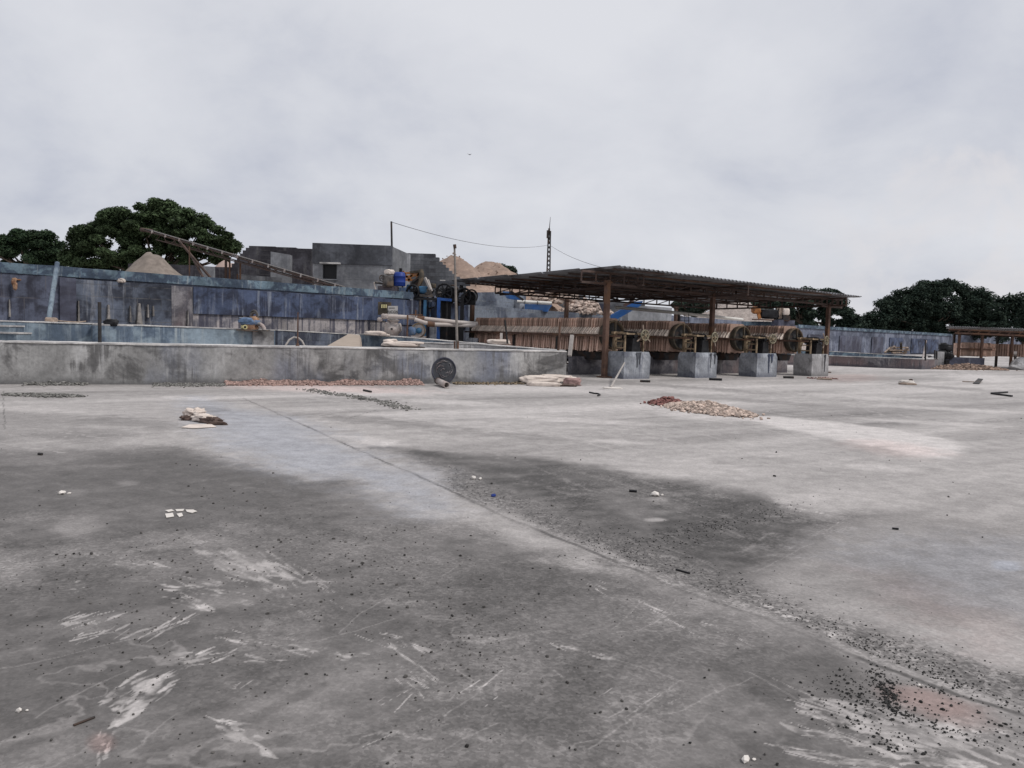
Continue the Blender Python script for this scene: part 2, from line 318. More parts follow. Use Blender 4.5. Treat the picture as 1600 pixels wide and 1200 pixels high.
    def lump(s, c, r, ang=0, amp=.25, fr=2.2, seed=0, nu=28, nv=16, flat=True, sq=.55):
        vs = []; fs = []; ca, sa = math.cos(ang), math.sin(ang)
        for j in range(nv + 1):
            ph = math.pi * j / nv
            for i in range(nu):
                th = 2 * math.pi * i / nu; d = Vector((math.sin(ph) * math.cos(th), math.sin(ph) * math.sin(th), math.cos(ph)))
                e = Vector([math.copysign(abs(q) ** sq, q) for q in d]) if sq < 1 else d
                k = 1 + amp * (mnoise.noise(d * fr + Vector((seed * 7.1, 0, 0))) + .6 * abs(mnoise.noise(Vector((d.x * fr * 1.3, d.y * fr * 3.4, d.z * 2 + seed)))))
                x, y, z = e.x * r[0] * k, e.y * r[1] * k, e.z * r[2] * k
                if flat: z = max(z, -r[2] * .75)
                vs.append((c[0] + x * ca - y * sa, c[1] + x * sa + y * ca, c[2] + z))
        for j in range(nv):
            for i in range(nu): i2 = (i + 1) % nu; fs.append((j * nu + i, (j + 1) * nu + i, (j + 1) * nu + i2, j * nu + i2))
        return s.add(vs, fs, True)
    def mesh(s, name, mat, org=None):
        me = bpy.data.meshes.new(name)
        v = np.array(s.v, dtype=np.float64)
        if org is not None: v = v - np.array(org)
        me.from_pydata([tuple(p) for p in v], [], s.f); me.polygons.foreach_set('use_smooth', s.sm)
        if mat: me.materials.append(mat)
        me.update(); return me
def tag(o, label=None, cat=None, group=None, kind=None):
    for k, v in (('label', label), ('category', cat), ('group', group), ('kind', kind)):
        if v: o[k] = v
    return o
def objm(name, me, parent=None, loc=(0, 0, 0)):
    o = bpy.data.objects.new(name, me); o.location = loc; COL.objects.link(o); o.parent = parent; return o
class T:        # a thing: an Empty at its base with mesh parts; parts are given in world coordinates (or local ones when local=True)
    def __init__(s, name, label, cat, loc, group=None, rotz=0, local=False):
        s.o = bpy.data.objects.new(name, None); s.o.empty_display_size = .2; COL.objects.link(s.o); s.loc = Vector(loc); s.o.location = s.loc; s.o.rotation_euler = (0, 0, rotz)
        s.local = local; tag(s.o, label, cat, group)
    def part(s, name, mb, mat, parent=None, label=None):
        o = objm(name, mb.mesh(name, M[mat], None if s.local else s.loc), parent or s.o)
        if label: o['label'] = label
        return o
def single(name, mb, mat, label, cat, loc, group=None):
    o = objm(name, mb.mesh(name, M[mat], loc), None, loc); return tag(o, label, cat, group)
def struct(name, mb, mat, loc=(0, 0, 0)):
    o = objm(name, mb.mesh(name, M[mat] if isinstance(mat, str) else mat, loc), None, loc); o['kind'] = 'structure'; return o
def perp(a, b):
    d = (Vector(b) - Vector(a)); d.z = 0; d.normalize(); return Vector((d.y, -d.x, 0)), d      # right-hand side (towards the camera for a wall running right)
def top_strip(mb, a, b, n, z0, z1, front, back, seg=.35, amp=.022, ext=0.0):
    a, b = Vector((a.x, a.y, a.z)), Vector((b.x, b.y, b.z)); L = (b - a).length; k = max(2, int(L / seg)); vs = []; fs = []
    for i in range(k + 1):
        p = a.lerp(b, i / k); e1 = amp * mnoise.noise(Vector((p.x * 2.3, p.y * 2.3, 1))) + amp * .8 * mnoise.noise(Vector((p.x * 7, p.y * 7, 2))); e2 = amp * .5 * mnoise.noise(Vector((p.x * 3.1, p.y * 3.1, 3)))
        f = p + n * (front + e1); g = p - n * (back + e1); vs += [(f.x, f.y, p.z + z0), (g.x, g.y, p.z + z0), (g.x, g.y, p.z + z1 + e2), (f.x, f.y, p.z + z1 + e2 - .006)]
    for i in range(k):
        for j in range(4): fs.append((i * 4 + j, (i + 1) * 4 + j, (i + 1) * 4 + (j + 1) % 4, i * 4 + (j + 1) % 4))
    fs += [(3, 2, 1, 0), (k * 4, k * 4 + 1, k * 4 + 2, k * 4 + 3)]; mb.add(vs, fs); return mb
def rough_wall(mb, pts, z0, th, seg=.6, amp=.012, seed=0, back=True):
    """wall along pts (x,y,ztop), front face on the points, thickness th behind; long faces divided and made slightly uneven"""
    for (a, b) in zip(pts[:-1], pts[1:]):
        a, b = Vector(a), Vector(b); n, d = perp(a, b); L = (Vector((b.x, b.y, 0)) - Vector((a.x, a.y, 0))).length; k = max(1, int(L / seg)); vs = []; fs = []
        nz = 4
        for i in range(k + 1):
            t = i / k; p = a.lerp(b, t); zt = p.z
            for j in range(nz + 1):
                z = z0 + (zt - z0) * j / nz; e = amp * mnoise.noise(Vector((p.x * 1.3, p.y * 1.3, z * 2 + seed))); dz = amp * 1.2 * mnoise.noise(Vector((p.x * 2.1, p.y * 2.1, seed))) if j == nz else 0
                q = Vector((p.x, p.y, z)) + n * e; vs.append((q.x, q.y, z + dz))
            e = amp * mnoise.noise(Vector((p.x, p.y, 9 + seed))); dz = amp * 1.2 * mnoise.noise(Vector((p.x * 2.1, p.y * 2.1, seed + 3)))
            q = Vector((p.x, p.y, 0)) - n * (th + e); vs.append((q.x, q.y, zt + dz)); vs.append((q.x, q.y, z0))
        m = nz + 3
        for i in range(k):
            for j in range(m - 1): fs.append((i * m + j, (i + 1) * m + j, (i + 1) * m + j + 1, i * m + j + 1))
        fs.append(tuple(range(m))); fs.append(tuple(k * m + j for j in range(m))[::-1])
        mb.add(vs, fs)
    return mb
# ------------------------------------------------------------------ ground: one sheet; its stains are world-anchored vertex data broken up by node noise
_tab = np.random.RandomState(5).rand(256, 256)
def vnoise(x, y):
    xi = np.floor(x).astype(int); yi = np.floor(y).astype(int); fx = x - xi; fy = y - yi; fx = fx * fx * (3 - 2 * fx); fy = fy * fy * (3 - 2 * fy)
    a = _tab[xi & 255, yi & 255]; b = _tab[(xi + 1) & 255, yi & 255]; c = _tab[xi & 255, (yi + 1) & 255]; d = _tab[(xi + 1) & 255, (yi + 1) & 255]
    return (a * (1 - fx) + b * fx) * (1 - fy) + (c * (1 - fx) + d * fx) * fy
def fbm(x, y, o=5, g=.5, s=0):
    t = 0; a = 1; n = 0
    for i in range(o):
        t = t + a * vnoise(x * 2 ** i + 17.3 * (i + s), y * 2 ** i + 9.1 * (i + 2 * s)); n += a; a *= g
    return t / n
def sst(x, a, b):
    t = np.clip((x - a) / (b - a), 0, 1); return t * t * (3 - 2 * t)
def build_ground():
    # rows: distance from the camera; columns: a fan that widens with distance
    pys = np.concatenate([np.arange(1262, 690, -1.7), np.arange(690, 560, -1.0), np.arange(560, 535, -1.5)])
    ys = [EYE * FOC / (p - 519) for p in pys]
    rows = np.array([-300, -60, -20, -8, -3, 0, 1.2] + ys + [ys[-1] * 1.3, 220, 400, 900, 2500]); 
    un = 940; u = np.linspace(-1, 1, un)
    wid = np.maximum(rows, 2.0) * .76 + .35
    X = wid[:, None] * u[None, :]
    far = np.maximum(wid * 1.5, 60)[:, None]; vf = np.maximum(wid * 3, 2500)[:, None]
    X = np.concatenate([-vf, -far, X, far, vf], 1); Y = np.repeat(rows[:, None], X.shape[1], 1)
    nr, nc = X.shape
    # authoring coordinates of every vertex, only used to look up where a stain lies on the ground
    px = 800 + FOC * ((X * cR.x + Y * cR.y - EYE * cR.z) / np.maximum(X * cF.x + Y * cF.y - EYE * cF.z, .5))
    py = 600 - FOC * ((X * cU.x + Y * cU.y - EYE * cU.z) / np.maximum(X * cF.x + Y * cF.y - EYE * cF.z, .5))
    rr = X * RX.x + Y * RX.y; dd = X * DX.x + Y * DX.y
    # warp for ragged borders (metres)
    nA = fbm(X * .55, Y * .55, 6, .55, 1) - .5; nB = fbm(X * 2.2, Y * 2.2, 5, .6, 2) - .5; nS = fbm(rr * .16, dd * 1.1, 6, .6, 3) - .5; nS2 = fbm(rr * .5 + dd * .1, dd * 3.2, 5, .6, 4) - .5
    nF = fbm(X * 9, Y * 9, 4, .6, 5) - .5
    def poly(pts, soft=.5, warp=.6):
        P = [G(a, b) for a, b in pts]; wx = X + nA * warp * 2 + nB * warp * 1.0 + nF * warp * .25; wy = Y + (fbm(X * .5 + 40, Y * .5, 5, .55, 6) - .5) * warp * 2 + nB * warp * .7
        inside = np.zeros(X.shape, bool); dist = np.full(X.shape, 1e9)
        for i in range(len(P)):
            a, b = P[i], P[(i + 1) % len(P)]
            with np.errstate(divide='ignore', invalid='ignore'):
                c = ((a.y > wy) != (b.y > wy)) & (wx < (b.x - a.x) * (wy - a.y) / ((b.y - a.y) or 1e-9) + a.x)
            inside ^= c; ex, ey = b.x - a.x, b.y - a.y; t = np.clip(((wx - a.x) * ex + (wy - a.y) * ey) / (ex * ex + ey * ey), 0, 1)
            dist = np.minimum(dist, np.hypot(wx - a.x - t * ex, wy - a.y - t * ey))
        return sst(np.where(inside, dist, -dist) + soft * 1.1 * nF + soft * .5 * nS2, -soft * .95, soft * .95)
    def ell(cx, cy, rx, ry, rot=0, e0=1.0, warp=.5):
        c = G(cx, cy); cr, sr = math.cos(R_(rot)), math.sin(R_(rot)); e1 = (G(cx + rx * cr, cy - rx * sr) - G(cx - rx * cr, cy + rx * sr)) / 2; e2 = (G(cx + ry * sr, cy + ry * cr) - G(cx - ry * sr, cy - ry * cr)) / 2
        det = e1.x * e2.y - e1.y * e2.x; dx = X - c.x; dy = Y - c.y
        a = (dx * e2.y - dy * e2.x) / det; b = (-dx * e1.y + dy * e1.x) / det; r = np.hypot(a, b) + warp * (nB * 1.3 + nF * .8)
        return sst(-r, -e0, -e0 * .35), a, b
    def line(pts, w, warp=.02, px_w=False):
        P = [G(a, b) for a, b in pts]; wx = X + nB * warp * 3 + nF * warp; wy = Y + (fbm(X * 3 + 9, Y * 3, 4, .6, 7) - .5) * warp * 4
        dist = np.full(X.shape, 1e9)
        for a, b in zip(P[:-1], P[1:]):
            ex, ey = b.x - a.x, b.y - a.y; t = np.clip(((wx - a.x) * ex + (wy - a.y) * ey) / (ex * ex + ey * ey), 0, 1); dist = np.minimum(dist, np.hypot(wx - a.x - t * ex, wy - a.y - t * ey))
        return sst(-dist, -w, -w * .3)
    # ---- base albedo
    V = .335 + .20 * nS + .15 * nS2 + .06 * nA
    V = V + .05 * sst(Y, 17, 26)
    band = fbm(rr * .05, dd * .42, 5, .6, 8) - .5; V = V + .42 * band * sst(Y, 9, 15)
    tb = np.zeros(X.shape); pk = np.zeros(X.shape); gr = np.full(X.shape, .22)
    def lay(m, val): 
        nonlocal V
        V = V * (1 - m) + val * m
    # brownish mid tone near the camera and to the left
    near = poly([(-400, 690), (60, 700), (215, 700), (330, 715), (440, 735), (520, 772), (610, 800), (720, 812), (850, 850), (1010, 905), (1120, 950), (1260, 1010), (1420, 1070), (1700, 1190), (1700, 1500), (-900, 1500)], .35, .5)
    brk = np.clip(.86 + 1.3 * nS + .9 * nB + .7 * nS2, .25, 1)
    lay(near * np.clip(brk + .06, 0, 1), .120 + .05 * nA + .05 * nB + .02 * nS)
    lay(poly([(-200, 650), (60, 640), (200, 660), (280, 690), (120, 712), (-200, 720)], .7, .8) * .6, .20 + .15 * nS)
    lay(poly([(230, 700), (330, 715), (440, 735), (540, 775), (620, 800), (700, 815), (640, 850), (520, 862), (380, 870), (300, 800), (180, 740)], .3, .5) * .75, .110 + .02 * nB)
    lay(poly([(560, 830), (760, 850), (900, 880), (960, 930), (820, 940), (640, 900)], .4, .5) * .6, .115)
    for (a, b, c, d, k) in ((120, 825, 60, 25, .26), (10, 890, 60, 40, .24), (110, 770, 30, 8, .25), (220, 882, 50, 12, .22), (200, 755, 25, 6, .27), (660, 880, 60, 25, .20), (540, 860, 50, 22, .24), (205, 690, 40, 10, .35), (60, 690, 80, 10, .33)):
        e, _, _ = ell(a, b, c, d, 0, 1, .8); lay(e * .75, k + .1 * nB)
    # light swath from the sack to the joint
    lay(poly([(180, 640), (420, 628), (470, 660), (600, 720), (760, 780), (860, 830), (1000, 885), (1010, 900), (900, 868), (800, 850), (700, 812), (560, 765), (440, 725), (330, 705), (240, 690), (210, 660)], .3, .35) * .85, .345 + .10 * nB + .06 * nS)
    lay(poly([(520, 775), (700, 812), (760, 850), (600, 870), (560, 820)], .4, .6) * .45, .25)
    tb = np.maximum(tb, .8 * poly([(300, 620), (450, 650), (640, 745), (700, 800), (560, 770), (330, 690)], .6, .5))
    # dark patch behind the joint
    dkp = poly([(590, 702), (700, 708), (830, 712), (900, 722), (1000, 742), (1120, 762), (1230, 788), (1330, 815), (1400, 808), (1310, 850), (1250, 880), (1180, 905), (1140, 925), (1075, 905), (980, 868), (870, 815), (780, 770), (690, 735)], .28, .4)
    lay(dkp * np.clip(brk + .05, 0, 1), .082 + .03 * nB + .03 * nS + .015 * nF)
    lay(poly([(1380, 800), (1500, 830), (1480, 880), (1380, 900), (1250, 890), (1300, 850)], .5, .6) * .6, .18)
    lay(poly([(900, 725), (1000, 745), (1060, 760), (960, 765), (880, 745)], .3, .4) * .5, .17)
    for (a, b, c, d, k) in ((1025, 812, 22, 4, .36), (1030, 780, 26, 6, .30), (1120, 775, 45, 8, .17), (1180, 720, 120, 10, .3)):
        e, _, _ = ell(a, b, c, d, 0, 1, .6); lay(e * .8, k)
    # mid-grey field behind it, lower right
    lay(poly([(1180, 905), (1290, 860), (1420, 830), (1700, 840), (1700, 1010), (1500, 1000), (1320, 950)], .5, .5) * .9, .235 + .1 * nB + .06 * nS)
    lay(poly([(1400, 860), (1500, 850), (1620, 865), (1700, 900), (1500, 930)], .5, .6) * .6, .29)
    tb = np.maximum(tb, .5 * poly([(1330, 880), (1480, 850), (1700, 870), (1700, 980), (1430, 930)], .6, .6))
    e, _, _ = ell(1570, 884, 40, 14, 0, 1, .5); lay(e * .7, .36); tb = np.maximum(tb, e)
    pk = np.maximum(pk, .35 * poly([(1330, 900), (1600, 960), (1600, 1030), (1420, 960)], .4, .5))
    # gritty strip on the far side of the joint
    strip = poly([(640, 715), (720, 735), (900, 810), (1060, 872), (1250, 945), (1450, 1010), (1700, 1080), (1700, 1160), (1560, 1100), (1400, 1045), (1250, 985), (1060, 918), (880, 838), (700, 764)], .18, .25)
    lay(strip * .85, .135 + .06 * nB + .05 * nF); gr = np.maximum(gr, strip * 1.0)
    lay(poly([(1230, 975), (1330, 985), (1460, 1030), (1620, 1110), (1620, 1130), (1480, 1070), (1350, 1030)], .15, .25) * .55, .20 + .06 * nF)
    gr = np.maximum(gr, dkp * .75 * sst(nB + nA, -.1, .15))
    g2, _, _ = ell(1080, 825, 120, 14, 14, 1, .6); gr = np.maximum(gr, g2 * 1.0); lay(g2 * .5, .07)
    # the joint
    JT = [(-60, 400)] and [(380, 622), (420, 640), (470, 662), (560, 703), (640, 738), (700, 765), (790, 808), (850, 832), (960, 876), (1020, 903), (1075, 926), (1180, 960), (1240, 985), (1330, 1023), (1400, 1048), (1500, 1085), (1640, 1132)]
    j1 = line(JT, .030, .02) * (.45 + .55 * sst(fbm(X * 1.7, Y * 1.7, 4, .6, 21) - .5, -.13, .06)); j0 = line([(a, b - 5) for a, b in JT[6:]], .10, .03)
    lay(j0 * .5 * sst(nB, -.15, .1), .34); lay(j1 * .8, .06)
    # white dust: brushed patches, broken by a streaky noise
    def brushed(cx, cy, rx, ry, rot, sdir, thr=.16, val=.43, fine=7.0):
        nonlocal V, gr
        e, a, b = ell(cx, cy, rx, ry, rot, 1.15, .35); c = math.cos(R_(sdir)); s_ = math.sin(R_(sdir)); p = X * c + Y * s_; q = -X * s_ + Y * c
        wq = .25 * nB + .5 * nA; n = fbm(p * fine * .22 + 3, (q + wq) * fine * 1.25, 6, .66, 11) - .5; n2_ = fbm(X * 2.6 + 5, Y * 2.6, 5, .6, 15) - .5; m = sst(n * 1.3 + n2_ * .9 + (e - .9) * .42 + .25 * nF, -thr * .3, thr) * sst(e, .02, .5); lay(m * .38, val + .25 * nF); gr = np.where(m > .3, gr * .6, gr)
    for p in ((385, 885, 75, 22, -12, -35), (1400, 1150, 160, 30, -16, -18), (215, 1088, 48, 30, 25, 30), (325, 1030, 46, 12, 10, 20)): brushed(*p)
    # scraped strokes of pale cement, each a thin ragged tapering mark
    rs = np.random.RandomState(12)
    def strokes(cx, cy, rx, ry, rot, sdir, n, w=3.0, val=.48, a=.9):
        nonlocal V, gr, pk
        sel = np.nonzero((np.abs(px - cx) < rx * 1.6 + 20) & (np.abs(py - cy) < max(rx * .8, ry) * 1.6 + 20) & (Y > 1)); xs, ys = X[sel], Y[sel]; nb, nf, n2 = nB[sel], nF[sel], nS2[sel]; tot = np.zeros(len(xs)); cr, sr = math.cos(R_(rot)), math.sin(R_(rot))
        for k in range(n):
            u_, v_ = rs.uniform(-1, 1), rs.uniform(-1, 1); x0 = cx + u_ * rx * cr + v_ * ry * sr; y0 = cy - u_ * rx * sr + v_ * ry * cr; L_ = rx * rs.uniform(.12, .55); dr = R_(sdir + rs.uniform(-12, 12)); A = G(x0 - L_ * math.cos(dr), y0 + L_ * math.sin(dr)); B = G(x0 + L_ * math.cos(dr), y0 - L_ * math.sin(dr))
            wm = w * rs.uniform(.4, 1.9) * math.hypot(*(G(cx + 1, cy) - G(cx, cy)).xy) * 1.0; ex, ey = B.x - A.x, B.y - A.y; qx = xs + nb * wm * 7 + nf * wm * 2; qy = ys + nf * wm * 4 - nb * wm * 3; t_ = np.clip(((qx - A.x) * ex + (qy - A.y) * ey) / (ex * ex + ey * ey), 0, 1); dd_ = np.hypot(qx - A.x - t_ * ex, qy - A.y - t_ * ey); ww = wm * (.35 + .9 * np.sin(np.pi * np.clip(t_ * 1.0, .03, .97))) * np.clip(1 + 3.0 * nf, .1, 3); tot = np.maximum(tot, sst(-dd_, -ww, -ww * .45) * rs.uniform(.5, 1))
        er = fbm(xs * 26, ys * 26, 3, .6, 41) - .5; tot *= np.clip(.72 + 1.8 * nb + 2.2 * nf + 1.6 * er, 0, 1); V[sel] = V[sel] * (1 - tot * a) + (val + .15 * nf) * tot * a; gr[sel] *= (1 - .5 * tot)
    for p in ((385, 880, 70, 22, -20, -28, 26, 3.2), (430, 905, 40, 22, -30, -38, 14, 2.6), (320, 925, 65, 24, 5, -18, 34, 2.4), (470, 905, 50, 4, -3, -2, 5, 2.2), (165, 870, 32, 6, -10, -12, 5, 2.4), (215, 880, 40, 8, -8, -15, 6, 1.6), (455, 885, 55, 8, -24, -26, 10, 1.5),
              (120, 920, 10, 14, 0, 15, 6, 2.6), (145, 968, 45, 12, 10, 12, 14, 1.8), (160, 990, 45, 10, 15, 18, 10, 2.0), (235, 985, 55, 10, 18, 22, 12, 1.8), (320, 1028, 42, 12, 10, 15, 16, 3.2), (430, 1035, 40, 7, -8, -5, 5, 4.0), (508, 1016, 40, 8, -14, -14, 6, 3.6), (545, 1022, 25, 3, -6, -6, 3, 2.0), (215, 1085, 48, 26, 28, 32, 26, 5.0), (250, 1070, 34, 14, 25, 30, 12, 4.0),
              (200, 1115, 26, 16, 40, 50, 10, 3.2), (160, 1160, 14, 30, 5, 70, 9, 3.4), (390, 1152, 45, 9, -25, -28, 9, 3.0), (360, 1130, 30, 6, -10, -15, 6, 2.0), (640, 1012, 40, 9, -22, -26, 12, 2.6), (400, 1000, 60, 12, -8, -10, 14, 1.2), (620, 1040, 60, 20, -30, -35, 12, 1.0), (380, 1075, 18, 10, 40, 45, 5, 1.6),
              (1400, 1145, 150, 34, -14, -14, 70, 4.5), (1330, 1120, 60, 18, -14, -14, 22, 3.6), (1500, 1130, 120, 14, -16, -16, 22, 2.6), (1300, 1185, 100, 10, -10, -8, 18, 3.2), (1440, 1180, 110, 12, -12, -14, 18, 3.4), (1225, 957, 30, 5, -14, -10, 8, 2.2), (1305, 992, 12, 3, -8, -4, 4, 2.4), (1260, 797, 36, 3, -9, -9, 8, 1.4), (1440, 1100, 60, 3, -18, -18, 6, 1.4),
              (1100, 980, 90, 10, -20, -22, 8, 1.0), (900, 1015, 50, 6, -15, -18, 8, 1.6), (760, 1080, 50, 20, 10, 30, 4, 1.0), (620, 1120, 60, 40, 20, 35, 5, .8), (900, 900, 50, 10, -25, -28, 4, .8), (520, 940, 60, 40, 0, -30, 6, .8), (1000, 1100, 70, 40, 10, 25, 6, .8)):
        strokes(*p)
    for p in ((1150, 700, 420, 40, -7, -7, 40, 3.0, .44, .45), (1250, 640, 350, 26, -5, -5, 34, 2.4, .46, .5), (1000, 630, 380, 22, -5, -5, 26, 2.2, .26, .5), (1300, 690, 330, 50, -8, -8, 34, 2.6, .26, .45), (300, 660, 260, 30, -4, -3, 26, 2.2, .44, .4), (700, 640, 260, 24, -8, -8, 24, 2.2, .45, .45), (1350, 605, 300, 14, -3, -3, 26, 1.8, .25, .5), (100, 690, 140, 14, 0, 0, 20, 2.4, .40, .5), (150, 720, 140, 20, 0, 0, 12, 2.2, .24, .4), (1450, 780, 180, 50, -14, -14, 18, 2.0, .36, .35), (1000, 720, 160, 12, -10, -10, 14, 2.2, .38, .5), (900, 750, 220, 30, -14, -12, 26, 2.0, .22, .5), (1180, 800, 130, 30, -16, -14, 18, 2.0, .24, .5), (1250, 850, 110, 30, 20, 20, 14, 1.8, .24, .45), (500, 760, 260, 40, -14, -10, 26, 2.6, .22, .4), (250, 800, 220, 50, -4, -4, 20, 2.6, .21, .35), (1100, 870, 120, 20, -20, -20, 12, 1.4, .26, .4)):
        strokes(*p)
    # fine pale veins and dusty film over the near slab
    w1 = fbm(X * .8 + .6 * nB, Y * .8 + .6 * nA, 5, .55, 31) - .5; vein = sst(-np.abs(w1) + .012 * (1 + 2 * nB), 0, .010) * near * sst(fbm(X * .5, Y * .5, 3, .5, 32) - .5, 0.0, .14); lay(vein * .45, .30)
    film = sst(fbm(X * 1.6 + nB, Y * 1.6 + nA, 6, .65, 33) - .5, .03, .2) * near * sst(-Y, -9, -5); lay(film * .35, .27)
    dampn = sst(fbm(X * .45 + 9, Y * .45, 6, .6, 34) - .5, .02, .12) * near; lay(dampn * .30, .115)
    # pale cement patches by the joint and streaks of dust further off
    for (a, b, c, d, k, w_) in ((590, 690, 42, 8, .48, .6), (560, 684, 60, 4, .42, .6), (140, 1, 1, 1, .3, .1), (1440, 700, 50, 12, .52, .8), (1360, 730, 90, 8, .42, .7), (1100, 645, 95, 16, .46, .3), (480, 606, 260, 9, .46, .4), (820, 606, 200, 6, .44, .5),
                          (1540, 590, 90, 8, .45, .6), (1500, 640, 200, 4, .42, .6), (1450, 660, 160, 4, .42, .6), (870, 655, 190, 5, .42, .7), (960, 690, 120, 5, .40, .7), (60, 640, 140, 8, .38, .7), (290, 622, 60, 4, .42, .7), (700, 628, 110, 5, .44, .6), (1080, 612, 150, 4, .42, .7), (1320, 620, 200, 5, .42, .7)):
        if b < 10: continue
        e, _, _ = ell(a, b, c, d, -3, 1, w_); lay(e * .85, k + .04 + .14 * nS2 + .08 * nB)
    lay(poly([(1140, 650), (1200, 649), (1300, 659), (1400, 671), (1485, 688), (1505, 712), (1440, 718), (1390, 702), (1300, 684), (1200, 665)], .22, .3) * .9, .54 + .08 * nS2)
    pk = np.maximum(pk, .55 * ell(500, 606, 230, 9, -2, 1, .5)[0]); pk = np.maximum(pk, .35 * ell(1390, 700, 110, 16, -6, 1, .5)[0]); pk = np.maximum(pk, .5 * ell(1330, 590, 70, 8, 0, 1, .4)[0])
    for (a, b, c, d, k) in ((560, 655, 150, 10, .24), (780, 680, 180, 8, .27), (200, 660, 120, 12, .24), (1000, 600, 300, 4, .27), (1200, 628, 260, 4, .28), (1480, 606, 120, 3, .28), (330, 640, 60, 6, .26), (640, 662, 120, 5, .26), (60, 617, 70, 8, .26)):
        e, _, _ = ell(a, b, c, d, -4, 1, .8); lay(e * .8, k - .02 + .08 * nS2)
    # coal spill and pink powder
    e, _, _ = ell(1452, 1098, 120, 30, -16, 1.1, .45); lay(e * .9, .25 + .05 * nF); pk = np.maximum(pk, e * 1.0)
    e2, _, _ = ell(1385, 1080, 60, 26, -20, 1, .5); lay(e2 * .4, .12)
    e, _, _ = ell(160, 1160, 30, 22, 0, 1, .4); pk = np.maximum(pk, e * .8)
    # dark scrape, cracks and scratches
    sc = line([(230, 1180), (300, 1162), (380, 1130), (440, 1100), (500, 1070)], .05, .02); lay(sc * .55, .10)
    for pts in ([(0, 1043), (60, 1035), (140, 1015), (185, 1003), (220, 995), (262, 985), (310, 962)], [(1055, 935), (1045, 960), (1000, 985), (960, 992)], [(1130, 905), (1180, 892), (1230, 870), (1270, 850)], [(1000, 1120), (1060, 1110), (1130, 1075), (1180, 1060)],
                [(920, 1170), (1010, 1105), (1060, 1060)], [(1170, 1050), (1240, 1090), (1300, 1130), (1330, 1170)], [(690, 1180), (720, 1160), (780, 1130)], [(430, 1010), (500, 1000), (560, 985), (615, 968)], [(690, 900), (720, 880)], [(700, 1035), (740, 1060), (750, 1080)], [(60, 1120), (110, 1090), (160, 1065), (200, 1050)],
                [(700, 1120), (745, 1080)], [(960, 985), (1000, 940), (1055, 930)], [(900, 1015), (1000, 1040), (1060, 1060), (1120, 1080)], [(455, 845), (420, 860)], [(610, 935), (560, 960), (530, 990)], [(1290, 830), (1340, 800)], [(840, 1030), (880, 1060)], [(220, 1160), (270, 1120)]):
        lay(line(pts, .007, .02) * .4, .32)
    for pts in ([(4, 610), (6, 640), (8, 670)], [(700, 745), (760, 790)], [(590, 640), (540, 655)], [(1060, 890), (1100, 900)], [(1400, 1150), (1480, 1175)], [(1540, 1120), (1600, 1150)]):
        lay(line(pts, .012, .02) * .6, .07)
    gr = np.clip(gr * .7 + .22 * near * sst(fbm(X * .9, Y * .9, 4, .5, 13) - .5, -.08, .12) * sst(-Y, -11, -5), 0, 1)
    V = np.clip(V + .05 * nF * sst(-Y, -12, -6), .03, .62); tb = np.clip(tb, 0, 1)
    Z = np.zeros(X.shape)
    me = bpy.data.meshes.new('yard_ground'); N = nr * nc
    me.vertices.add(N); me.vertices.foreach_set('co', np.stack([X, Y, Z], -1).astype(np.float32).ravel())
    idx = np.arange(N).reshape(nr, nc); q = np.stack([idx[:-1, :-1], idx[:-1, 1:], idx[1:, 1:], idx[1:, :-1]], -1).reshape(-1, 4); nf = len(q)
    me.loops.add(nf * 4); me.loops.foreach_set('vertex_index', q.ravel().astype(np.int32)); me.polygons.add(nf); me.polygons.foreach_set('loop_start', np.arange(0, nf * 4, 4, dtype=np.int32)); me.update(calc_edges=True)
    at = me.attributes.new('stain', 'FLOAT_COLOR', 'POINT'); at.data.foreach_set('color', np.stack([V, gr, pk, tb], -1).astype(np.float32).ravel())
    s = NT('yard_concrete'); a = s.n('ShaderNodeAttribute', attribute_name='stain'); sp = s.n('ShaderNodeSeparateColor'); s.L(a.outputs['Color'], sp.inputs[0])
    P = s.tc.outputs['Object']
    n1 = s.noise(P, 4, 8, .65); n2 = s.noise(P, 38, 5, .7); v1 = s.n('ShaderNodeTexVoronoi'); s.L(P, v1.inputs['Vector']); v1.inputs['Scale'].default_value = 62
    vv = s.n('ShaderNodeTexVoronoi'); s.L(P, vv.inputs['Vector']); vv.inputs['Scale'].default_value = 24
    val = s.mul(sp.outputs[0], s.rng(n1, .25, .75, .84, 1.16)); val = s.mul(val, s.rng(n2, .2, .8, .84, 1.16))
    spk = s.n('ShaderNodeSeparateColor'); s.L(v1.outputs['Color'], spk.inputs[0])
    g1 = s.rng(spk.outputs[0], 0, 1, .5, 1.5); spk2 = s.n('ShaderNodeSeparateColor'); s.L(vv.outputs['Color'], spk2.inputs[0]); g2_ = s.rng(spk2.outputs[1], .0, 1.0, .7, 1.3)
    gg = s.mul(g1, g2_); mixg = s.n('ShaderNodeMix', data_type='FLOAT'); s.L(sp.outputs[1], mixg.inputs[0]); mixg.inputs[2].default_value = 1.0; s.L(gg, mixg.inputs[3]); val = s.mul(val, mixg.outputs[0])
    c = s.val((1.03, .965, .935), val); c = s.mix(sp.outputs[2], c, s.val((1.18, .90, .84), val)); c = s.mix(s.mul(a.outputs['Alpha'], .8), c, s.val((.93, .965, 1.08), val))
    h = s.mul(s.mul(n2, .5), s.mul(s.mul(spk.outputs[0], sp.outputs[1]), .9), 'ADD'); s.bump(s.mul(h, s.mul(n1, 1.2), 'ADD'), .5, .008)
    me.materials.append(s.done(c, .8, 0, .25)); o = objm('ground', me); o['kind'] = 'structure'
build_ground()
# ------------------------------------------------------------------ walls and tanks
def wl(pts): return [W(a, b, d) for a, b, d in pts]
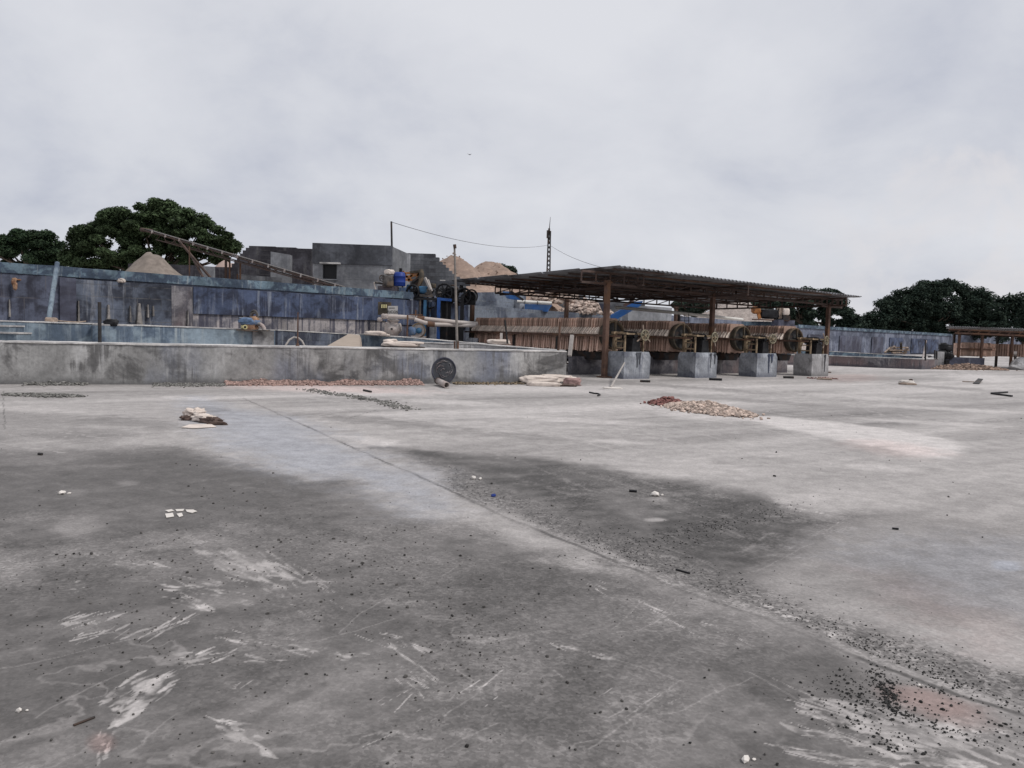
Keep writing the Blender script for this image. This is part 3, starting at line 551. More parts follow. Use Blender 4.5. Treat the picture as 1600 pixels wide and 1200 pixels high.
# near tank wall (grey), with its return running back at the right end
f0 = G(-420, 602); f1 = G(0, 600.5); f2 = G(300, 601); f3 = G(600, 600); f4 = G(884, 598.5); ZT = 1.0
fw = T('tank_wall', 'long low grey concrete tank wall across the left half of the yard, streaked and stained', 'wall', f1)
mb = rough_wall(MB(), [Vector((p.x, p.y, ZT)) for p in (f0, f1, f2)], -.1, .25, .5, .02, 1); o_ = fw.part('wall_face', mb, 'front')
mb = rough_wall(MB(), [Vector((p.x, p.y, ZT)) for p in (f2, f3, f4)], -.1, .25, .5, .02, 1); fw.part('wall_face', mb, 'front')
n_, d_ = perp(f3, f4)
mb = rough_wall(MB(), [Vector((f4.x, f4.y, ZT)), Vector((f4.x, f4.y, ZT)) + (-n_ * 1.0 + d_ * .12)], -.1, .25, .3, .02, 5); fw.part('end_face', mb, 'frontpale')
mb = MB()
for a, b in ((f0, f1), (f1, f2), (f2, f3), (f3, f4)):
    n2_, d2 = perp(a, b); a2 = Vector((a.x, a.y, 0)); b2 = Vector((b.x, b.y, 0))
    top_strip(mb, a2 + UP * ZT, b2 + UP * ZT, n2_, .004, .045, .02, 1.0)
fw.part('wall_top', mb, 'top')
c = G(686, 599); c = f3.lerp(f4, (686 - 600) / 284.0); n_, d_ = perp(f3, f4); cc = Vector((c.x, c.y, .40))
mb = MB(); mb.lathe(cc - n_ * .02, n_, [(0, .385), (.03, .38), (.035, .36), (.028, .33), (.045, .29), (.036, .24), (.05, .2), (.045, .12), (.05, 0)], 36); fw.part('round_patch', mb, 'renderdark'); mb = MB(); mb.torus(cc + n_ * .012, n_, .375, .022, 40, 6); fw.part('patch_ring', mb, 'farpanel'); mb = MB(); rq = random.Random(8); rn = n_.cross(UP).normalized()
for k in range(16):
    r0 = rq.uniform(.04, .32); a0 = rq.uniform(0, 6.28); da = rq.uniform(.5, 1.5); mb.path([cc + n_ * rq.uniform(.03, .042) + (rn * math.cos(a0 + da * j / 6) + UP * math.sin(a0 + da * j / 6)) * (r0 + .02 * math.sin(j)) for j in range(7)], [.003, .008, .011, .012, .010, .007, .002], 6)
fw.part('patch_swirl', mb, 'lowwall')
# inner tanks behind it
def ledge(name, pts, mat, label, cat='wall', th=.5, z0=0.0, topmat='top', seed=0, proud=.02, group=None):
    P = wl(pts); t = T(name, label, cat, (P[0].x, P[0].y, 0), group); t.part('wall_face', rough_wall(MB(), P, z0, th * .6, .7, .015, seed), mat); mb = MB()
    for a, b in zip(P[:-1], P[1:]):
        n, d = perp(a, b); top_strip(mb, a, b, n, .004, .04, proud, th)
    t.part('wall_top', mb, topmat); return t
t = ledge('inner_tank_wall', [(-330, 499, 18), (0, 502.5, 21), (150, 507, 22.7), (430, 517, 26)], 'inner', 'pale blue inner tank wall behind the left part of the grey tank wall, under the long blue wall', th=.6, seed=2)
a = W(430, 517, 26); a2 = W(398, 515.8, 25.55); mb = rough_wall(MB(), [a2 + Vector((0, -.12, -.01)), a + Vector((0, -.12, -.01))], 0, .1, .4, .01, 8); t.part('pale_end', mb, 'frontpale')
c0 = W(170, 509, 22.6); mb = MB(); prof = []
for k in range(9): an = math.pi * k / 8; prof.append(Vector((c0.x - .55 * math.cos(an), c0.y + .35 - .75 * math.sin(an), 0)))
mb.prism(prof, (0, 0, c0.z)); t.part('rounded_buttress', mb, 'inner'); mb = MB(); mb.prism([p + UP * (c0.z + .003) for p in prof], (0, 0, .04)); t.part('buttress_cap', mb, 'top')
ledge('dark_tank_wall', [(434, 516.5, 29), (515, 521, 31), (566, 524, 33.5)], 'innerdark', 'short dark blue inner tank wall between the pale blue wall and the white pump', th=.5, seed=3)
ledge('pump_plinth_wall', [(562, 523, 33), (640, 528.5, 31.8), (742, 537.5, 30), (800, 543, 28.5), (870, 548.6, 26.5)], 'inner', 'pale stepped inner tank wall running under the pumps towards the right end of the grey wall', th=.4, seed=4)
ledge('basin_divider', [(640, 536, 26.6), (742, 538.5, 27.4), (806, 543.5, 26.9)], 'frontpale', 'low pale basin divider just behind the tall leaning white pole', th=.3, seed=6)
# beige ramp
mb = MB(); a, b, c, d = W(503, 545, 26.5), W(562, 545, 27.5), W(562, 523.5, 30.5), W(545, 521.5, 30.5); th = Vector((0, .3, -.12)); mb.hexa([a, b, b + th * 2, a + th * 2, d, c, c + th, d + th])
a.z = a.z; single('ramp', mb, 'beige', 'smooth beige sloping ramp slab behind the middle of the grey tank wall', 'ramp', (a.x, a.y, 0))
# steps at the far left
st = T('steps', 'two pale topped blue grey concrete steps at the left edge behind the grey wall', 'steps', W(0, 540, 20) * 1)
for (x1, yt, d) in ((15, 511, 20.4), (26, 522.2, 20.0)):
    b = W(x1, yt, d); mb = MB(); mb.box((b.x - 3, b.y + .3, (b.z + .2) / 2), (6, .6, b.z - .2)); st.part('step', mb, 'inner'); mb = MB(); mb.box((b.x - 3, b.y + .29, b.z + .024), (6.04, .64, .04)); st.part('step_top', mb, 'top')
# long blue wall
BW = [Vector((-26, 13.2, 3.25)), Vector((-15.8, 23.9, 3.25)), Vector((-5.7, 34.5, 3.25)), Vector((31, 85, 3.25)), Vector((72, 127, 3.25)), Vector((150, 205, 3.25))]
bw = T('long_blue_wall', 'very long tall blue painted wall running from the left edge back to the far right, with a teal top band', 'wall', (BW[1].x, BW[1].y, 0))
def at_px(px):      # point of the wall's line seen at a column of the picture
    best = None
    for a, b in zip(BW[:-1], BW[1:]):
        for k in range(400):
            p = a.lerp(b, k / 400); q = p - Vector((0, 0, EYE)); x = 800 + FOC * q.dot(cR) / q.dot(cF)
            if best is None or abs(x - px) < best[0]: best = (abs(x - px), p.copy())
    return best[1]
for cols_, zz, sd0 in (((-900, 0, 300, 600, 729), 3.22, 11), ((729.3, 880, 1010), 2.9, 12), ((1010.3, 1240, 'a', 'b', 'c'), 3.2, 13)):
    core = [at_px(p) if isinstance(p, (int, float)) and p > -500 else {'a': BW[3], 'b': BW[4], 'c': BW[5], -900: BW[0]}[p] for p in cols_]
    bw.part('wall_core', rough_wall(MB(), [Vector((p.x, p.y, zz)) for p in core], -.1, .4, 2, .01, sd0), 'blockblue' if sd0 == 12 else 'farblue')
def panel(p0, p1, z0, z1, th, mat, name='wall_panel', seed=0, lean=0):
    a, b = at_px(p0), at_px(p1); n, d = perp(a, b); a = a + n * th; b = b + n * th; a.z = b.z = z1
    return bw.part(name, rough_wall(MB(), [a, b], z0, th - .05, .8, .02, seed), mat)
zl = 2.93
panel(-160, 89, 1.0, zl + .05, .14, 'purple', seed=21); panel(89.5, 115, 1.0, zl + .02, .22, 'farpanel', 'pilaster', 22); panel(115.5, 265, 1.0, zl, .12, 'cracked', seed=23)
panel(265.5, 299, 1.0, zl - .02, .13, 'lowwall', seed=24); panel(299.5, 600, 1.95, zl - .02, .17, 'deepblue', seed=25); panel(299.5, 600, .9, 1.945, .10, 'drips', seed=26); panel(600.5, 700, .9, 1.79, .10, 'farpanel', seed=29); panel(600.5, 728, 1.8, zl, .14, 'deepblue', seed=27)
panel(-160, 640, zl + .055, 3.3, .2, 'coping', 'coping_band', 28)
for (x, y0, y1, w) in ((12, 468, 495, 3), (118, 470, 502, 3.2), (165, 476, 506, 6), (199, 478, 503, 3), (213, 474, 508, 10), (228, 476, 496, 2.2), (236, 478, 494, 2.2), (290, 485, 508, 2.4)):
    a = at_px(x); n, d = perp(BW[1], BW[2]); th = .235; q0 = W(x, y0, a.y) ; q1 = W(x, y1, a.y - .0); a = a + n * th; hw = w / 2 * a.y / FOC
    pt = [Vector((a.x, a.y, q0.z)) - d * hw * .25, Vector((a.x, a.y, q0.z)) + d * hw * .25, Vector((a.x, a.y, (q0.z + q1.z) / 2)) + d * hw * .55, Vector((a.x, a.y, q1.z)) + d * hw, Vector((a.x, a.y, q1.z)) - d * hw * .9, Vector((a.x, a.y, (q0.z + q1.z) / 2)) - d * hw * .4]
    bw.part('lime_run', MB().prism(pt, -n * .14), 'limerun' if w > 2 else 'inner')
for i, (p0, p1) in enumerate(((1262, 1296), (1312, 1346), (1362, 1380), (1390, 1410), (1424, 1466))): panel(p0, p1, .2, 2.3, .12, 'farpanel' if i in (1, 2) or i == 0 else 'deepblue', seed=30 + i)
panel(1246, 1486, 2.95, 3.3, .14, 'coping', 'coping_band', 40)
# stepped grey-blue tank blocks behind the presses
def blk(pts, th, mat, label, z0=0.0, cat='wall', name='block_wall', seed=0):
    P = wl(pts); return single(name, rough_wall(MB(), P, z0, th, .8, .02, seed), mat, label, cat, (P[0].x, P[0].y, 0))
blk([(733, 457, 43), (800, 456, 45), (822, 462, 46)], 2.0, 'blockblue', 'grey blue block wall just right of the rusty left shed post, highest tier above the press', seed=51)
blk([(812, 468, 45), (850, 475, 47)], 1.0, 'block', 'cracked pale block stub beside the blue hopper behind the press', seed=52)
blk([(838, 452, 62), (915, 459, 64)], 1.0, 'blocks', 'pale weathered masonry wall seen under the shed roof behind the blue hopper', seed=54)
blk([(930, 468, 56), (1008, 474, 58)], 1.0, 'blocks', 'grey masonry wall under the shed roof behind the blue chute', seed=55)
blk([(982, 478, 50), (1006, 478, 50.5), (1050, 481, 52)], .7, 'render', 'smooth grey cement wall behind the white pipe under the shed', seed=56)
blk([(1166, 502, 57), (1216, 503, 58)], .5, 'coping', 'bright teal painted wall section below the dark engine', seed=58)
blk([(1216.5, 499.5, 56.5), (1242, 501, 57.5)], .6, 'farpanel', 'grey green wall end left of the far blue wall under the shed', seed=59)
# round-ended tank at the right
P = [G(1190, 569), G(1300, 571.5), G(1380, 575), G(1440, 577.3), G(1458, 576.8), G(1467, 574.5), G(1470, 571.5), G(1466, 569), G(1454, 567)]
rt = T('round_ended_tank', 'low grey tank with a rounded right end standing before the far blue wall', 'tank', P[2]); zt = .62
mb = rough_wall(MB(), [Vector((p.x, p.y, zt)) for p in P], -.05, .25, 1, .02, 61); rt.part('tank_wall', mb, 'lowwall'); mb = MB()
for i in range(len(P) - 1):
    a, b = Vector((P[i].x, P[i].y, zt)), Vector((P[i + 1].x, P[i + 1].y, zt)); na, _ = perp(P[max(i - 1, 0)], P[i + 1]); nb, _ = perp(P[i], P[min(i + 2, len(P) - 1)]); q = [a + na * .02, b + nb * .02, b - nb * .55, a - na * .55]; mb.hexa([v + UP * .004 for v in q] + [v + UP * .05 for v in q])
rt.part('tank_rim', mb, 'top')
ledge('teal_tank_wall', [(1225, 545.5, 56), (1300, 549.5, 57), (1390, 554.5, 57.5), (1446, 558, 57)], 'coping', 'low teal tank wall between the rounded grey tank and the far blue wall', th=.5, seed=62)
# low channel wall between the press blocks
a = G(893, 585.5); mb = rough_wall(MB(), [Vector((a.x, a.y, .72)), Vector((a.x, a.y, .72)) + RX * 13.4], -.05, .22, .6, .02, 63)
single('channel_wall', mb, 'lowwall', 'low stained channel wall running behind the four concrete blocks under the presses', 'wall', (a.x, a.y, 0))
# ------------------------------------------------------------------ filter presses, their blocks, the shed
O1 = G(995, 592); ROT = R_(34); PRESS = [O1 + RX * 3.72 * k for k in range(4)]
def block_mb(seed, w=1.32, d=.95, h=1.0):
    mb = MB(); nx, nz = 8, 6; r = .05
    def P(x, y, z):
        e = .018 * mnoise.noise(Vector((x * 2.3 + seed * 5, y * 2.3, z * 2.3))); k = 1 + e * 2
        return (x * k, d / 2 + (y - d / 2) * k, z * (1 + e * .6))
    g = {}
    vs = []; fs = []
    def face(f):
        o = len(vs)
        for j in range(nz + 1):
            for i in range(nx + 1): vs.append(P(*f(i / nx, j / nz)))
        for j in range(nz):
            for i in range(nx): q = o + j * (nx + 1) + i; fs.append((q, q + 1, q + nx + 2, q + nx + 1))
    x0, x1 = -w / 2, w / 2
    def rz(x, y, z):   # soft top edges
        t = max(0, z - (h - r)); ins = r - math.sqrt(max(r * r - t * t, 0)); return (x - math.copysign(ins, x) if abs(abs(x) - w / 2) < 1e-6 else x, min(max(y, ins), d - ins), z)
    face(lambda u, v: rz(x0 + w * u, 0, h * v)); face(lambda u, v: rz(x1, d * u, h * v)); face(lambda u, v: rz(x1 - w * u, d, h * v)); face(lambda u, v: rz(x0, d - d * u, h * v)); face(lambda u, v: (x0 + r + (w - 2 * r) * u, r + (d - 2 * r) * v, h))
    mb.add(vs, fs); return mb
blab = ['bluish grey concrete block beside the rusty front shed post, nearest of the row', 'second concrete block from the left, below the second hand wheel', 'third concrete block, with dark blue runs down its front', 'last concrete block at the right end of the row, brown dirt at its foot']
for k, p in enumerate(PRESS):
    mb = block_mb(k); o = objm('concrete_block', mb.mesh('concrete_block', M['block'] if k != 3 else M['frontpale']), None, (p.x, p.y, 0)); o.rotation_euler.z = ROT; tag(o, blab[k], 'block', 'concrete blocks carrying the presses'); o.scale = ((1, .95, .98, .93)[k], 1, 1)
    rg = random.Random(k + 50)
    for j in range((2, 2, 4, 1)[k]):
        x = (.1, .35, .12, .3)[k] + rg.uniform(-.22, .22); z1 = .985; z0_ = z1 - rg.uniform(.3, .85); w = rg.uniform(.02, .07); objm('oil_run', MB().prism([(x - w, -.028, z1), (x + w * 1.3, -.028, z1), (x + w * .5, -.024, (z1 + z0_) / 2), (x + w * .2, -.022, z0_), (x - w * .3, -.022, z0_), (x - w * .4, -.024, (z1 + z0_) / 2)], (0, .03, 0)).mesh('oil_run', M['renderdark'] if k != 2 else M['deepblue']), o)
def plate_mb(v):
    rg = random.Random(v); mb = MB(); t = .062; w = .47
    pts = [(-w, 1.62), (-w + .02, 2.18), (-w + .08, 2.25), (w - .08, 2.25), (w - .02, 2.18), (w, 1.62)]
    mb.prism([(x, 0, z + rg.uniform(-.008, .008)) for x, z in pts], (0, t, 0)); return mb
def ear_mb(s):
    mb = MB()
    mb.prism([(s * .44, .0, 1.86), (s * .50, .0, 1.89), (s * .70, .0, 1.67), (s * .68, .0, 1.62), (s * .50, .0, 1.62)], (0, .034, 0))
    return mb
def cloth_mb(v):
    rg = random.Random(v * 3 + 1); mb = MB(); w = .50; n = 10; vs = []; fs = []; bt = [.99 + .03 * math.sin(i * 1.7 + v) + rg.uniform(-.025, .025) for i in range(n + 1)]
    for side in (0, 1):
        for j in range(5):
            for i in range(n + 1):
                x = -w + 2 * w * i / n; z = 1.618 + (bt[i] - 1.618) * j / 4; fl = .012 + .022 * j / 4 + .014 * math.sin(i * 2.1 + j + v); y = .03 + (fl if side else -fl) + (.018 * j / 4 if v % 2 else -.01 * j / 4); vs.append((x * (1 + .05 * j / 4), y, z))
    m = n + 1; o = 5 * m
    for j in range(4):
        for i in range(n): q = j * m + i; fs.append((q, q + 1, q + m + 1, q + m)); fs.append((o + q, o + q + m, o + q + m + 1, o + q + 1))
        fs.append((j * m, (j + 1) * m, o + (j + 1) * m, o + j * m)); fs.append((j * m + n, o + j * m + n, o + (j + 1) * m + n, (j + 1) * m + n))
    for i in range(n): fs.append((4 * m + i, 4 * m + i + 1, o + 4 * m + i + 1, o + 4 * m + i))
    mb.add(vs, fs); return mb
PL = [plate_mb(v).mesh('press_plate', M['plate']) for v in range(4)]; EA = [ear_mb(v).mesh('plate_ear', M['ear']) for v in (-1, 1)]; CL = [cloth_mb(v).mesh('filter_cloth', M['cloth']) for v in range(6)]
MP = {}
def pm(name, mb, mat): MP[name] = mb.mesh(name, M[mat]); return MP[name]
m = MB()
for s in (-1, 1): m.bar((s * .62, .25, 1.56), (s * .62, 11.6, 1.56), .06, .07)
pm('side_rails', m, 'rust')
m = MB(); m.lathe((0, 1.62, 1.6), (0, -1, 0), [(-.02, .50), (.0, .53), (.20, .56), (.26, .57), (.29, .55), (.29, .50), (.20, .46)], 32); pm('end_disc', m, 'olive'); m = MB(); m.lathe((0, 1.62, 1.6), (0, -1, 0), [(.19, .465), (.15, .30), (.19, .13), (.23, .0)], 32); pm('dished_face', m, 'dark')
m = MB(); m.bar((0, 1.30, 1.08), (0, 1.30, 2.12), .05, .08); m.bar((-.52, 1.30, 1.6), (.52, 1.30, 1.6), .05, .06); pm('disc_rib', m, 'olive')
m = MB(); m.tube((0, .12, 1.6), (0, 1.38, 1.6), .10, n=14); m.tube((0, .2, 1.6), (0, .8, 1.6), .16, n=14); pm('hydraulic_ram', m, 'black')
m = MB()
for s in (-1, 1):
    m.bar((s * .46, .78, 1.0), (s * .46, .78, 1.66), .13, .10); m.bar((s * .46, .22, 1.0), (s * .46, .22, 1.6), .06, .06)
    for z in (1.14, 1.38): m.bar((s * .46, .22, z), (s * .46, .78, z), .03, .05)
m.bar((-.46, .78, 1.5), (.46, .78, 1.5), .05, .05); pm('head_frame', m, 'tan')
m = MB(); m.bar((-.58, .78, 1.69), (.58, .78, 1.69), .16, .09)
for s in (-1, 1): m.bar((s * .46, .1, 1.67), (s * .46, .85, 1.67), .08, .07)
m.bar((-.5, .16, 1.66), (.5, .16, 1.66), .08, .06); pm('head_beam', m, 'tan')
m = MB(); m.prism([(-.22, .1, 1.0), (.22, .1, 1.0), (.16, .1, 1.5), (-.16, .1, 1.5)], (0, .55, 0)); pm('pedestal', m, 'black')
m = MB(); m.torus((0, 0, 0), (0, 1, 0), .185, .03, 26, 8); m.tube((0, .2, 0), (0, -.05, 0), .05)
for k in range(3): a = math.pi * k / 3 + .5; m.bar((-.2 * math.cos(a), 0, -.2 * math.sin(a)), (.2 * math.cos(a), 0, .2 * math.sin(a)), .035)
pm('hand_wheel', m, 'cream')
m = MB()
for a in (R_(35), R_(145), R_(-80)): m.bar((0, .06, 0), (-.40 * math.cos(a), .06, -.40 * math.sin(a)), .035)
pm('wheel_lever', m, 'wood')
m = MB(); m.hexa([(-.34, 1.9, .62), (.34, 1.9, .62), (.34, 11.4, .62), (-.34, 11.4, .62), (-.5, 1.9, .92), (.5, 1.9, .92), (.5, 11.4, .92), (-.5, 11.4, .92)]); pm('gap_shade_box', m, 'dark')  # added dark box, keeps the shaded gap under the plates dark
m = MB()
for y in (4.2, 7.4, 11.2):
    for s in (-1, 1): m.bar((s * .56, y, 0), (s * .56, y, 1.5), .09)
    m.bar((-.56, y, .55), (.56, y, .55), .08)
m.bar((-.56, 4.2, .3), (-.56, 11.2, .3), .07); pm('support_stand', m, 'dark')
m = MB(); m.prism([(-.5, 11.1, 1.1), (.5, 11.1, 1.1), (.55, 11.1, 1.6), (.5, 11.1, 2.1), (-.5, 11.1, 2.1), (-.55, 11.1, 1.6)], (0, .16, 0)); pm('tail_plate', m, 'olive')
plab = ['filter press nearest the grey tank wall, its long row of pinkish plates in full view', 'second filter press, its head on the second concrete block', 'third filter press, its plates mostly behind the second head', 'last filter press at the right end with a large dark open end disc']
for k, p in enumerate(PRESS):
    r = T('filter_press', plab[k], 'press', (p.x, p.y, 0), 'filter presses standing side by side under the shed roof', ROT, True).o
    for nme, me in MP.items():
        o = objm(nme, me, r)
        if nme in ('hand_wheel', 'wheel_lever'): o.location = (.27, -.06, 1.62)
    wheel = [c for c in r.children if c.name.startswith('hand_wheel')][0]; lev = [c for c in r.children if c.name.startswith('wheel_lever')][0]; lev.parent = wheel; lev.location = (0, 0, 0); wheel.rotation_euler = (0, .5 * k, (0, .12, -.1, .18)[k]); wheel.location.x += (0, .06, -.05, .02)[k]
    rg = random.Random(k + 5); n = 64
    for i in range(n):
        y = 1.68 + i * .145; o = objm('press_plate', PL[rg.randrange(4)], r, (rg.uniform(-.012, .012), y + rg.uniform(-.012, .012), rg.uniform(-.008, .008)))
        [objm('plate_ear', EA[j], o, (0, .005, 0)) for j in (0, 1)]; c = objm('filter_cloth', CL[rg.randrange(6)], o, (0, rg.uniform(-.02, .02), rg.uniform(-.03, .02)))
# shed
CN = Vector((3.64, 27.5, 0)); P1 = Vector((3.79, 31, 0))
def roofz(p): return 3.99 - .0085 * (p - CN).dot(RX) - .012 * (p - CN).dot(DX)
def on(p, z): return Vector((p.x, p.y, z))
sh = T('open_shed', 'open sided shed with a low corrugated metal roof on rusty posts over the filter presses', 'shed', P1)
front = [P1, P1 + RX * 6.0, P1 + RX * 14.5]; backp = [Vector((-2.04, 37.9, 0)), Vector((2.77, 41.1, 0)), Vector((-2.04, 37.9, 0)) + RX * 13.95]
PF = Vector((3.44, 28.9, 0))
for i, p in enumerate([PF] + front[1:] + backp):
    zt_ = roofz(p) - .45; mb = MB(); mb.bar((p.x, p.y, 0), (p.x, p.y, zt_ + .1), .17, .17, DX); mb.box((p.x, p.y, .03), (.42, .42, .05), RX, DX); mb.box((p.x, p.y, zt_ + .02), (.26, .26, .04), RX, DX); sh.part('post', mb, 'rust')
def truss(a, b, h=.36, nseg=10, w=.10, mat='brown', diag=True, name='truss'):
    mb = MB(); A = on(a, roofz(a) - .09); B = on(b, roofz(b) - .09); dn = UP * h; mb.bar(A, B, w, .08); mb.bar(A - dn, B - dn, w, .08)
    for k in range(nseg + 1):
        p = A.lerp(B, k / nseg); mb.bar(p - UP * .03, p - dn + UP * .03, .06)
        if diag and k < nseg: q = A.lerp(B, (k + 1) / nseg); mb.bar(p - dn, q, .04)
    sh.part(name, mb, mat)
for i, p in enumerate(front): truss(p - DX * (1.9 if i < 2 else .95), p + DX * 8.0, .36, 12, .10, 'brown', False)
truss(P1 - RX * .3, P1 + RX * 15.3, .30, 16, .07, 'brown', True); truss(P1 - RX * .3 + DX * 8.0, P1 + RX * 15.3 + DX * 8.0, .30, 16, .07, 'brown', True); truss(P1 - RX * .3 + DX * 4.4, P1 + RX * 15.3 + DX * 4.4, .26, 14, .06, 'brown', True)
for k in range(9):
    s_ = -2.45 + k * 1.3; a = P1 - RX * 2.0 + DX * s_; b = P1 + RX * min(15.5, (2.75 + s_) / .105 - 2.3) + DX * s_; mb = MB(); mb.bar(on(a, roofz(a) - .036), on(b, roofz(b) - .036), .05, .06); sh.part('purlin', mb, 'rust' if k % 2 else 'brown')
for p_, l_, r_ in ((PF, 1.25, 1.5), (front[1], .35, 1.5), (front[2], .6, 1.1)): truss(p_ - RX * l_, p_ + RX * r_, .40, 4, .08, 'brown', False, 'post_head_truss')
# ties and braces seen under the left bay
for k in range(5):
    a = P1 + DX * (1.2 + k * 1.2) + RX * .2; b = a + RX * 5.6; mb = MB(); mb.bar(on(a, roofz(a) - .40), on(b, roofz(b) - .42), .05, .07); mb.bar(on(a, roofz(a) - .40), on(a + RX * 2.8, roofz(a) - .12), .04); mb.bar(on(b, roofz(b) - .42), on(a + RX * 2.8, roofz(a) - .12), .04); sh.part('brace', mb, 'brown')
def sheet(v0, v1, u0_, u1_, dz, per=.26, amp=.032, skew=0):
    mb = MB(); nu = int((u1_ - u0_) / per * 6); vs = []; fs = []; nv = 5
    for j in range(nv + 1):
        for i in range(nu + 1):
            u = u0_ + (u1_ - u0_) * i / nu; va = v0 + skew * u; v = va + (v1 - va) * j / nv; p = CN + RX * u + DX * v; ph = (i % 6) / 6; c = 1 if ph < .28 else (-1 if .45 < ph < .85 else 0); vs.append((p.x, p.y, roofz(p) + amp + amp * c + dz + .006 * mnoise.noise(p * 1.3)))
    for j in range(nv):
        for i in range(nu): q = j * (nu + 1) + i; fs.append((q, q + 1, q + nu + 2, q + nu + 1))
    mb.add(vs, fs); o = sh.part('roof_sheet', mb, 'roof'); md = o.modifiers.new('thickness', 'SOLIDIFY'); md.thickness = .006; md.offset = 1
vb = [-.05, 2.2, 4.4, 6.6, 8.8, 10.9]
for i in range(5): sheet(vb[i] - .15 * (i > 0), vb[i + 1], 0 - .16 * i, 17.8 - .06 * i, .014 if i % 2 else .0, skew=.105 if i == 0 else 0)
# odd sticks and rods around the first press
def stick(name, a, b, r, mat, label, cat='rod', group=None, sq=False, r2=None):
    mb = MB(); (mb.bar(a, b, r * 2) if sq else mb.tube(a, b, r, r2, 8)); lo = a if a.z < b.z else b; return single(name, mb, mat, label, cat, (lo.x, lo.y, lo.z), group)
stick('iron_rod', W(793, 537, 28.6), W(789, 500, 28.6), .035, 'dark', 'dark rod standing before the left part of the first press plates', 'rod', 'rods standing on the tank walls')
stick('iron_rod', W(872, 548.8, 26.4), W(875, 503, 26.4), .04, 'rust', 'rusty rod standing on the wall near the right end of the grey wall', 'rod', 'rods standing on the tank walls')
stick('iron_rod', W(156, 538, 19.9), W(155.5, 472, 19.9), .045, 'dark', 'black pipe standing on the left part of the grey wall', 'rod', 'rods standing on the tank walls')
t = T('reinforcing_rod', 'thin rusty rod standing on the grey wall left of the beige ramp', 'rod', W(465, 543, 21.8)); mb = MB(); mb.tube(W(465, 543.5, 21.8), W(465.5, 488, 21.8), .022, .016); t.part('rod', mb, 'rust'); mb = MB(); mb.tube(W(465, 543.5, 21.8), W(465, 536, 21.8), .07, .03); t.part('rusty_foot', mb, 'rust')
a = G(889, 584); stick('plank', W(890, 556, 26.6), W(894, 524, 26.9), .06, 'greywood', 'pale upright plank at the end of the grey wall in front of the plates', 'plank', sq=True)
stick('plank', W(783, 537, 30), W(783.5, 521, 30.2), .05, 'greywood', 'thin pale post below the plates of the first press', 'plank', sq=True)
t = T('tall_pole', 'tall weathered pole standing on the grey wall, strapped to two short rusty bars', 'pole', W(713, 547.5, 24.0)); mb = MB(); mb.path([W(714.5, 547.5, 24.0), W(712.5, 470, 24.0), W(710, 382, 24)], [.042, .038, .03], 10); t.part('pole', mb, 'polewood')
mb = MB(); mb.tube(W(710.5, 547.5, 23.9), W(710.3, 533, 23.9), .028); mb.tube(W(715.5, 547.5, 23.85), W(716, 533, 23.85), .028); t.part('stub_bar', mb, 'rust'); mb = MB(); mb.tube(W(711, 388, 23.97), W(710.2, 382, 23.97), .05); t.part('pole_tip', mb, 'dark')
# ------------------------------------------------------------------ things left of the shed
# leaning pipe, hanging rusty bundle, bag, rag
t = T('leaning_pipe', 'white pipe leaning on the blue wall at the left', 'pipe', W(74, 503, 22.4)); mb = MB(); mb.tube(W(75.5, 503, 22.3), W(89.5, 411, 23.9), .068, .068, 14); t.part('pipe', mb, 'inner'); mb = MB(); mb.lump(W(80, 501, 22.2), (.14, .12, .09), seed=3); t.part('rope_bundle', mb, 'wood')
mb = MB(); mb.path([W(84, 500.5, 22.4), W(105, 502.5, 22.6), W(122, 503.5, 22.8), W(134, 502, 23)], .02, 6); single('hose', mb, 'wood', 'thin pale hose lying on the inner wall beside the leaning pipe', 'hose', W(84, 501, 22.4))
a = at_px(22); n_, d_ = perp(BW[1], BW[2]); mb = MB(); c = W(22, 440, a.y - .25); mb.lump(c, (.055, .04, .10), seed=4, amp=.5, flat=False); mb.lump(c - UP * .14 + Vector((.03, 0, 0)), (.045, .04, .10), seed=5, amp=.5, flat=False); mb.tube(c + UP * .07, c + UP * .07 + Vector((.03, .3, 0)), .025)
single('rusty_bracket', mb, 'copper', 'orange rusty bracket on the purple part of the blue wall near the left edge', 'bracket', c)
mb = MB(); c = W(174, 508.2, 22.4); mb.lump(c + UP * .06, (.17, .14, .11), seed=6); single('black_bag', mb, 'black', 'small black bag on the rounded buttress of the pale blue wall', 'bag', c)
mb = MB(); a = at_px(190); c = W(189, 438.5, a.y - .1); mb.lump(c, (.12, .1, .07), seed=7, flat=False); single('white_rag', mb, 'sack', 'white rag tucked in a hole below the teal band of the blue wall', 'rag', c)
# pump set on the pale blue wall
c = W(398, 515, 25.0); X_ = Vector((1, .25, 0)).normalized(); Y_ = Vector((-.25, 1, 0))
def q(x, z, y=0): return W(x, z, 25.3 + y)
t = T('diesel_pump', 'small blue and yellow diesel pump with a curved outlet on the pale blue wall', 'pump', c)
mb = MB(); mb.lump(q(386, 501), (.25, .2, .10), seed=8, flat=False); mb.lump(q(392, 504), (.30, .18, .09), seed=9, flat=False); t.part('fuel_tank', mb, 'bluegrey')
mb = MB(); mb.lump(q(383, 511), (.12, .12, .075), seed=10, amp=.08, flat=False); mb.tube(q(383, 511, -.1), q(383, 511, -.22), .075); t.part('air_filter', mb, 'yellowpale')
mb = MB(); mb.tube(q(383, 511, -.22), q(383, 511, -.24), .04); t.part('filter_slot', mb, 'black')
mb = MB(); mb.tube(q(397.5, 515), q(397.5, 501), .10, .09, 14); mb.lump(q(398, 500), (.12, .12, .12), seed=11, flat=False); mb.box(q(392, 511), (.35, .3, .28)); mb.bar(q(396, 506), q(403, 514), .1); t.part('engine_block', mb, 'copper')
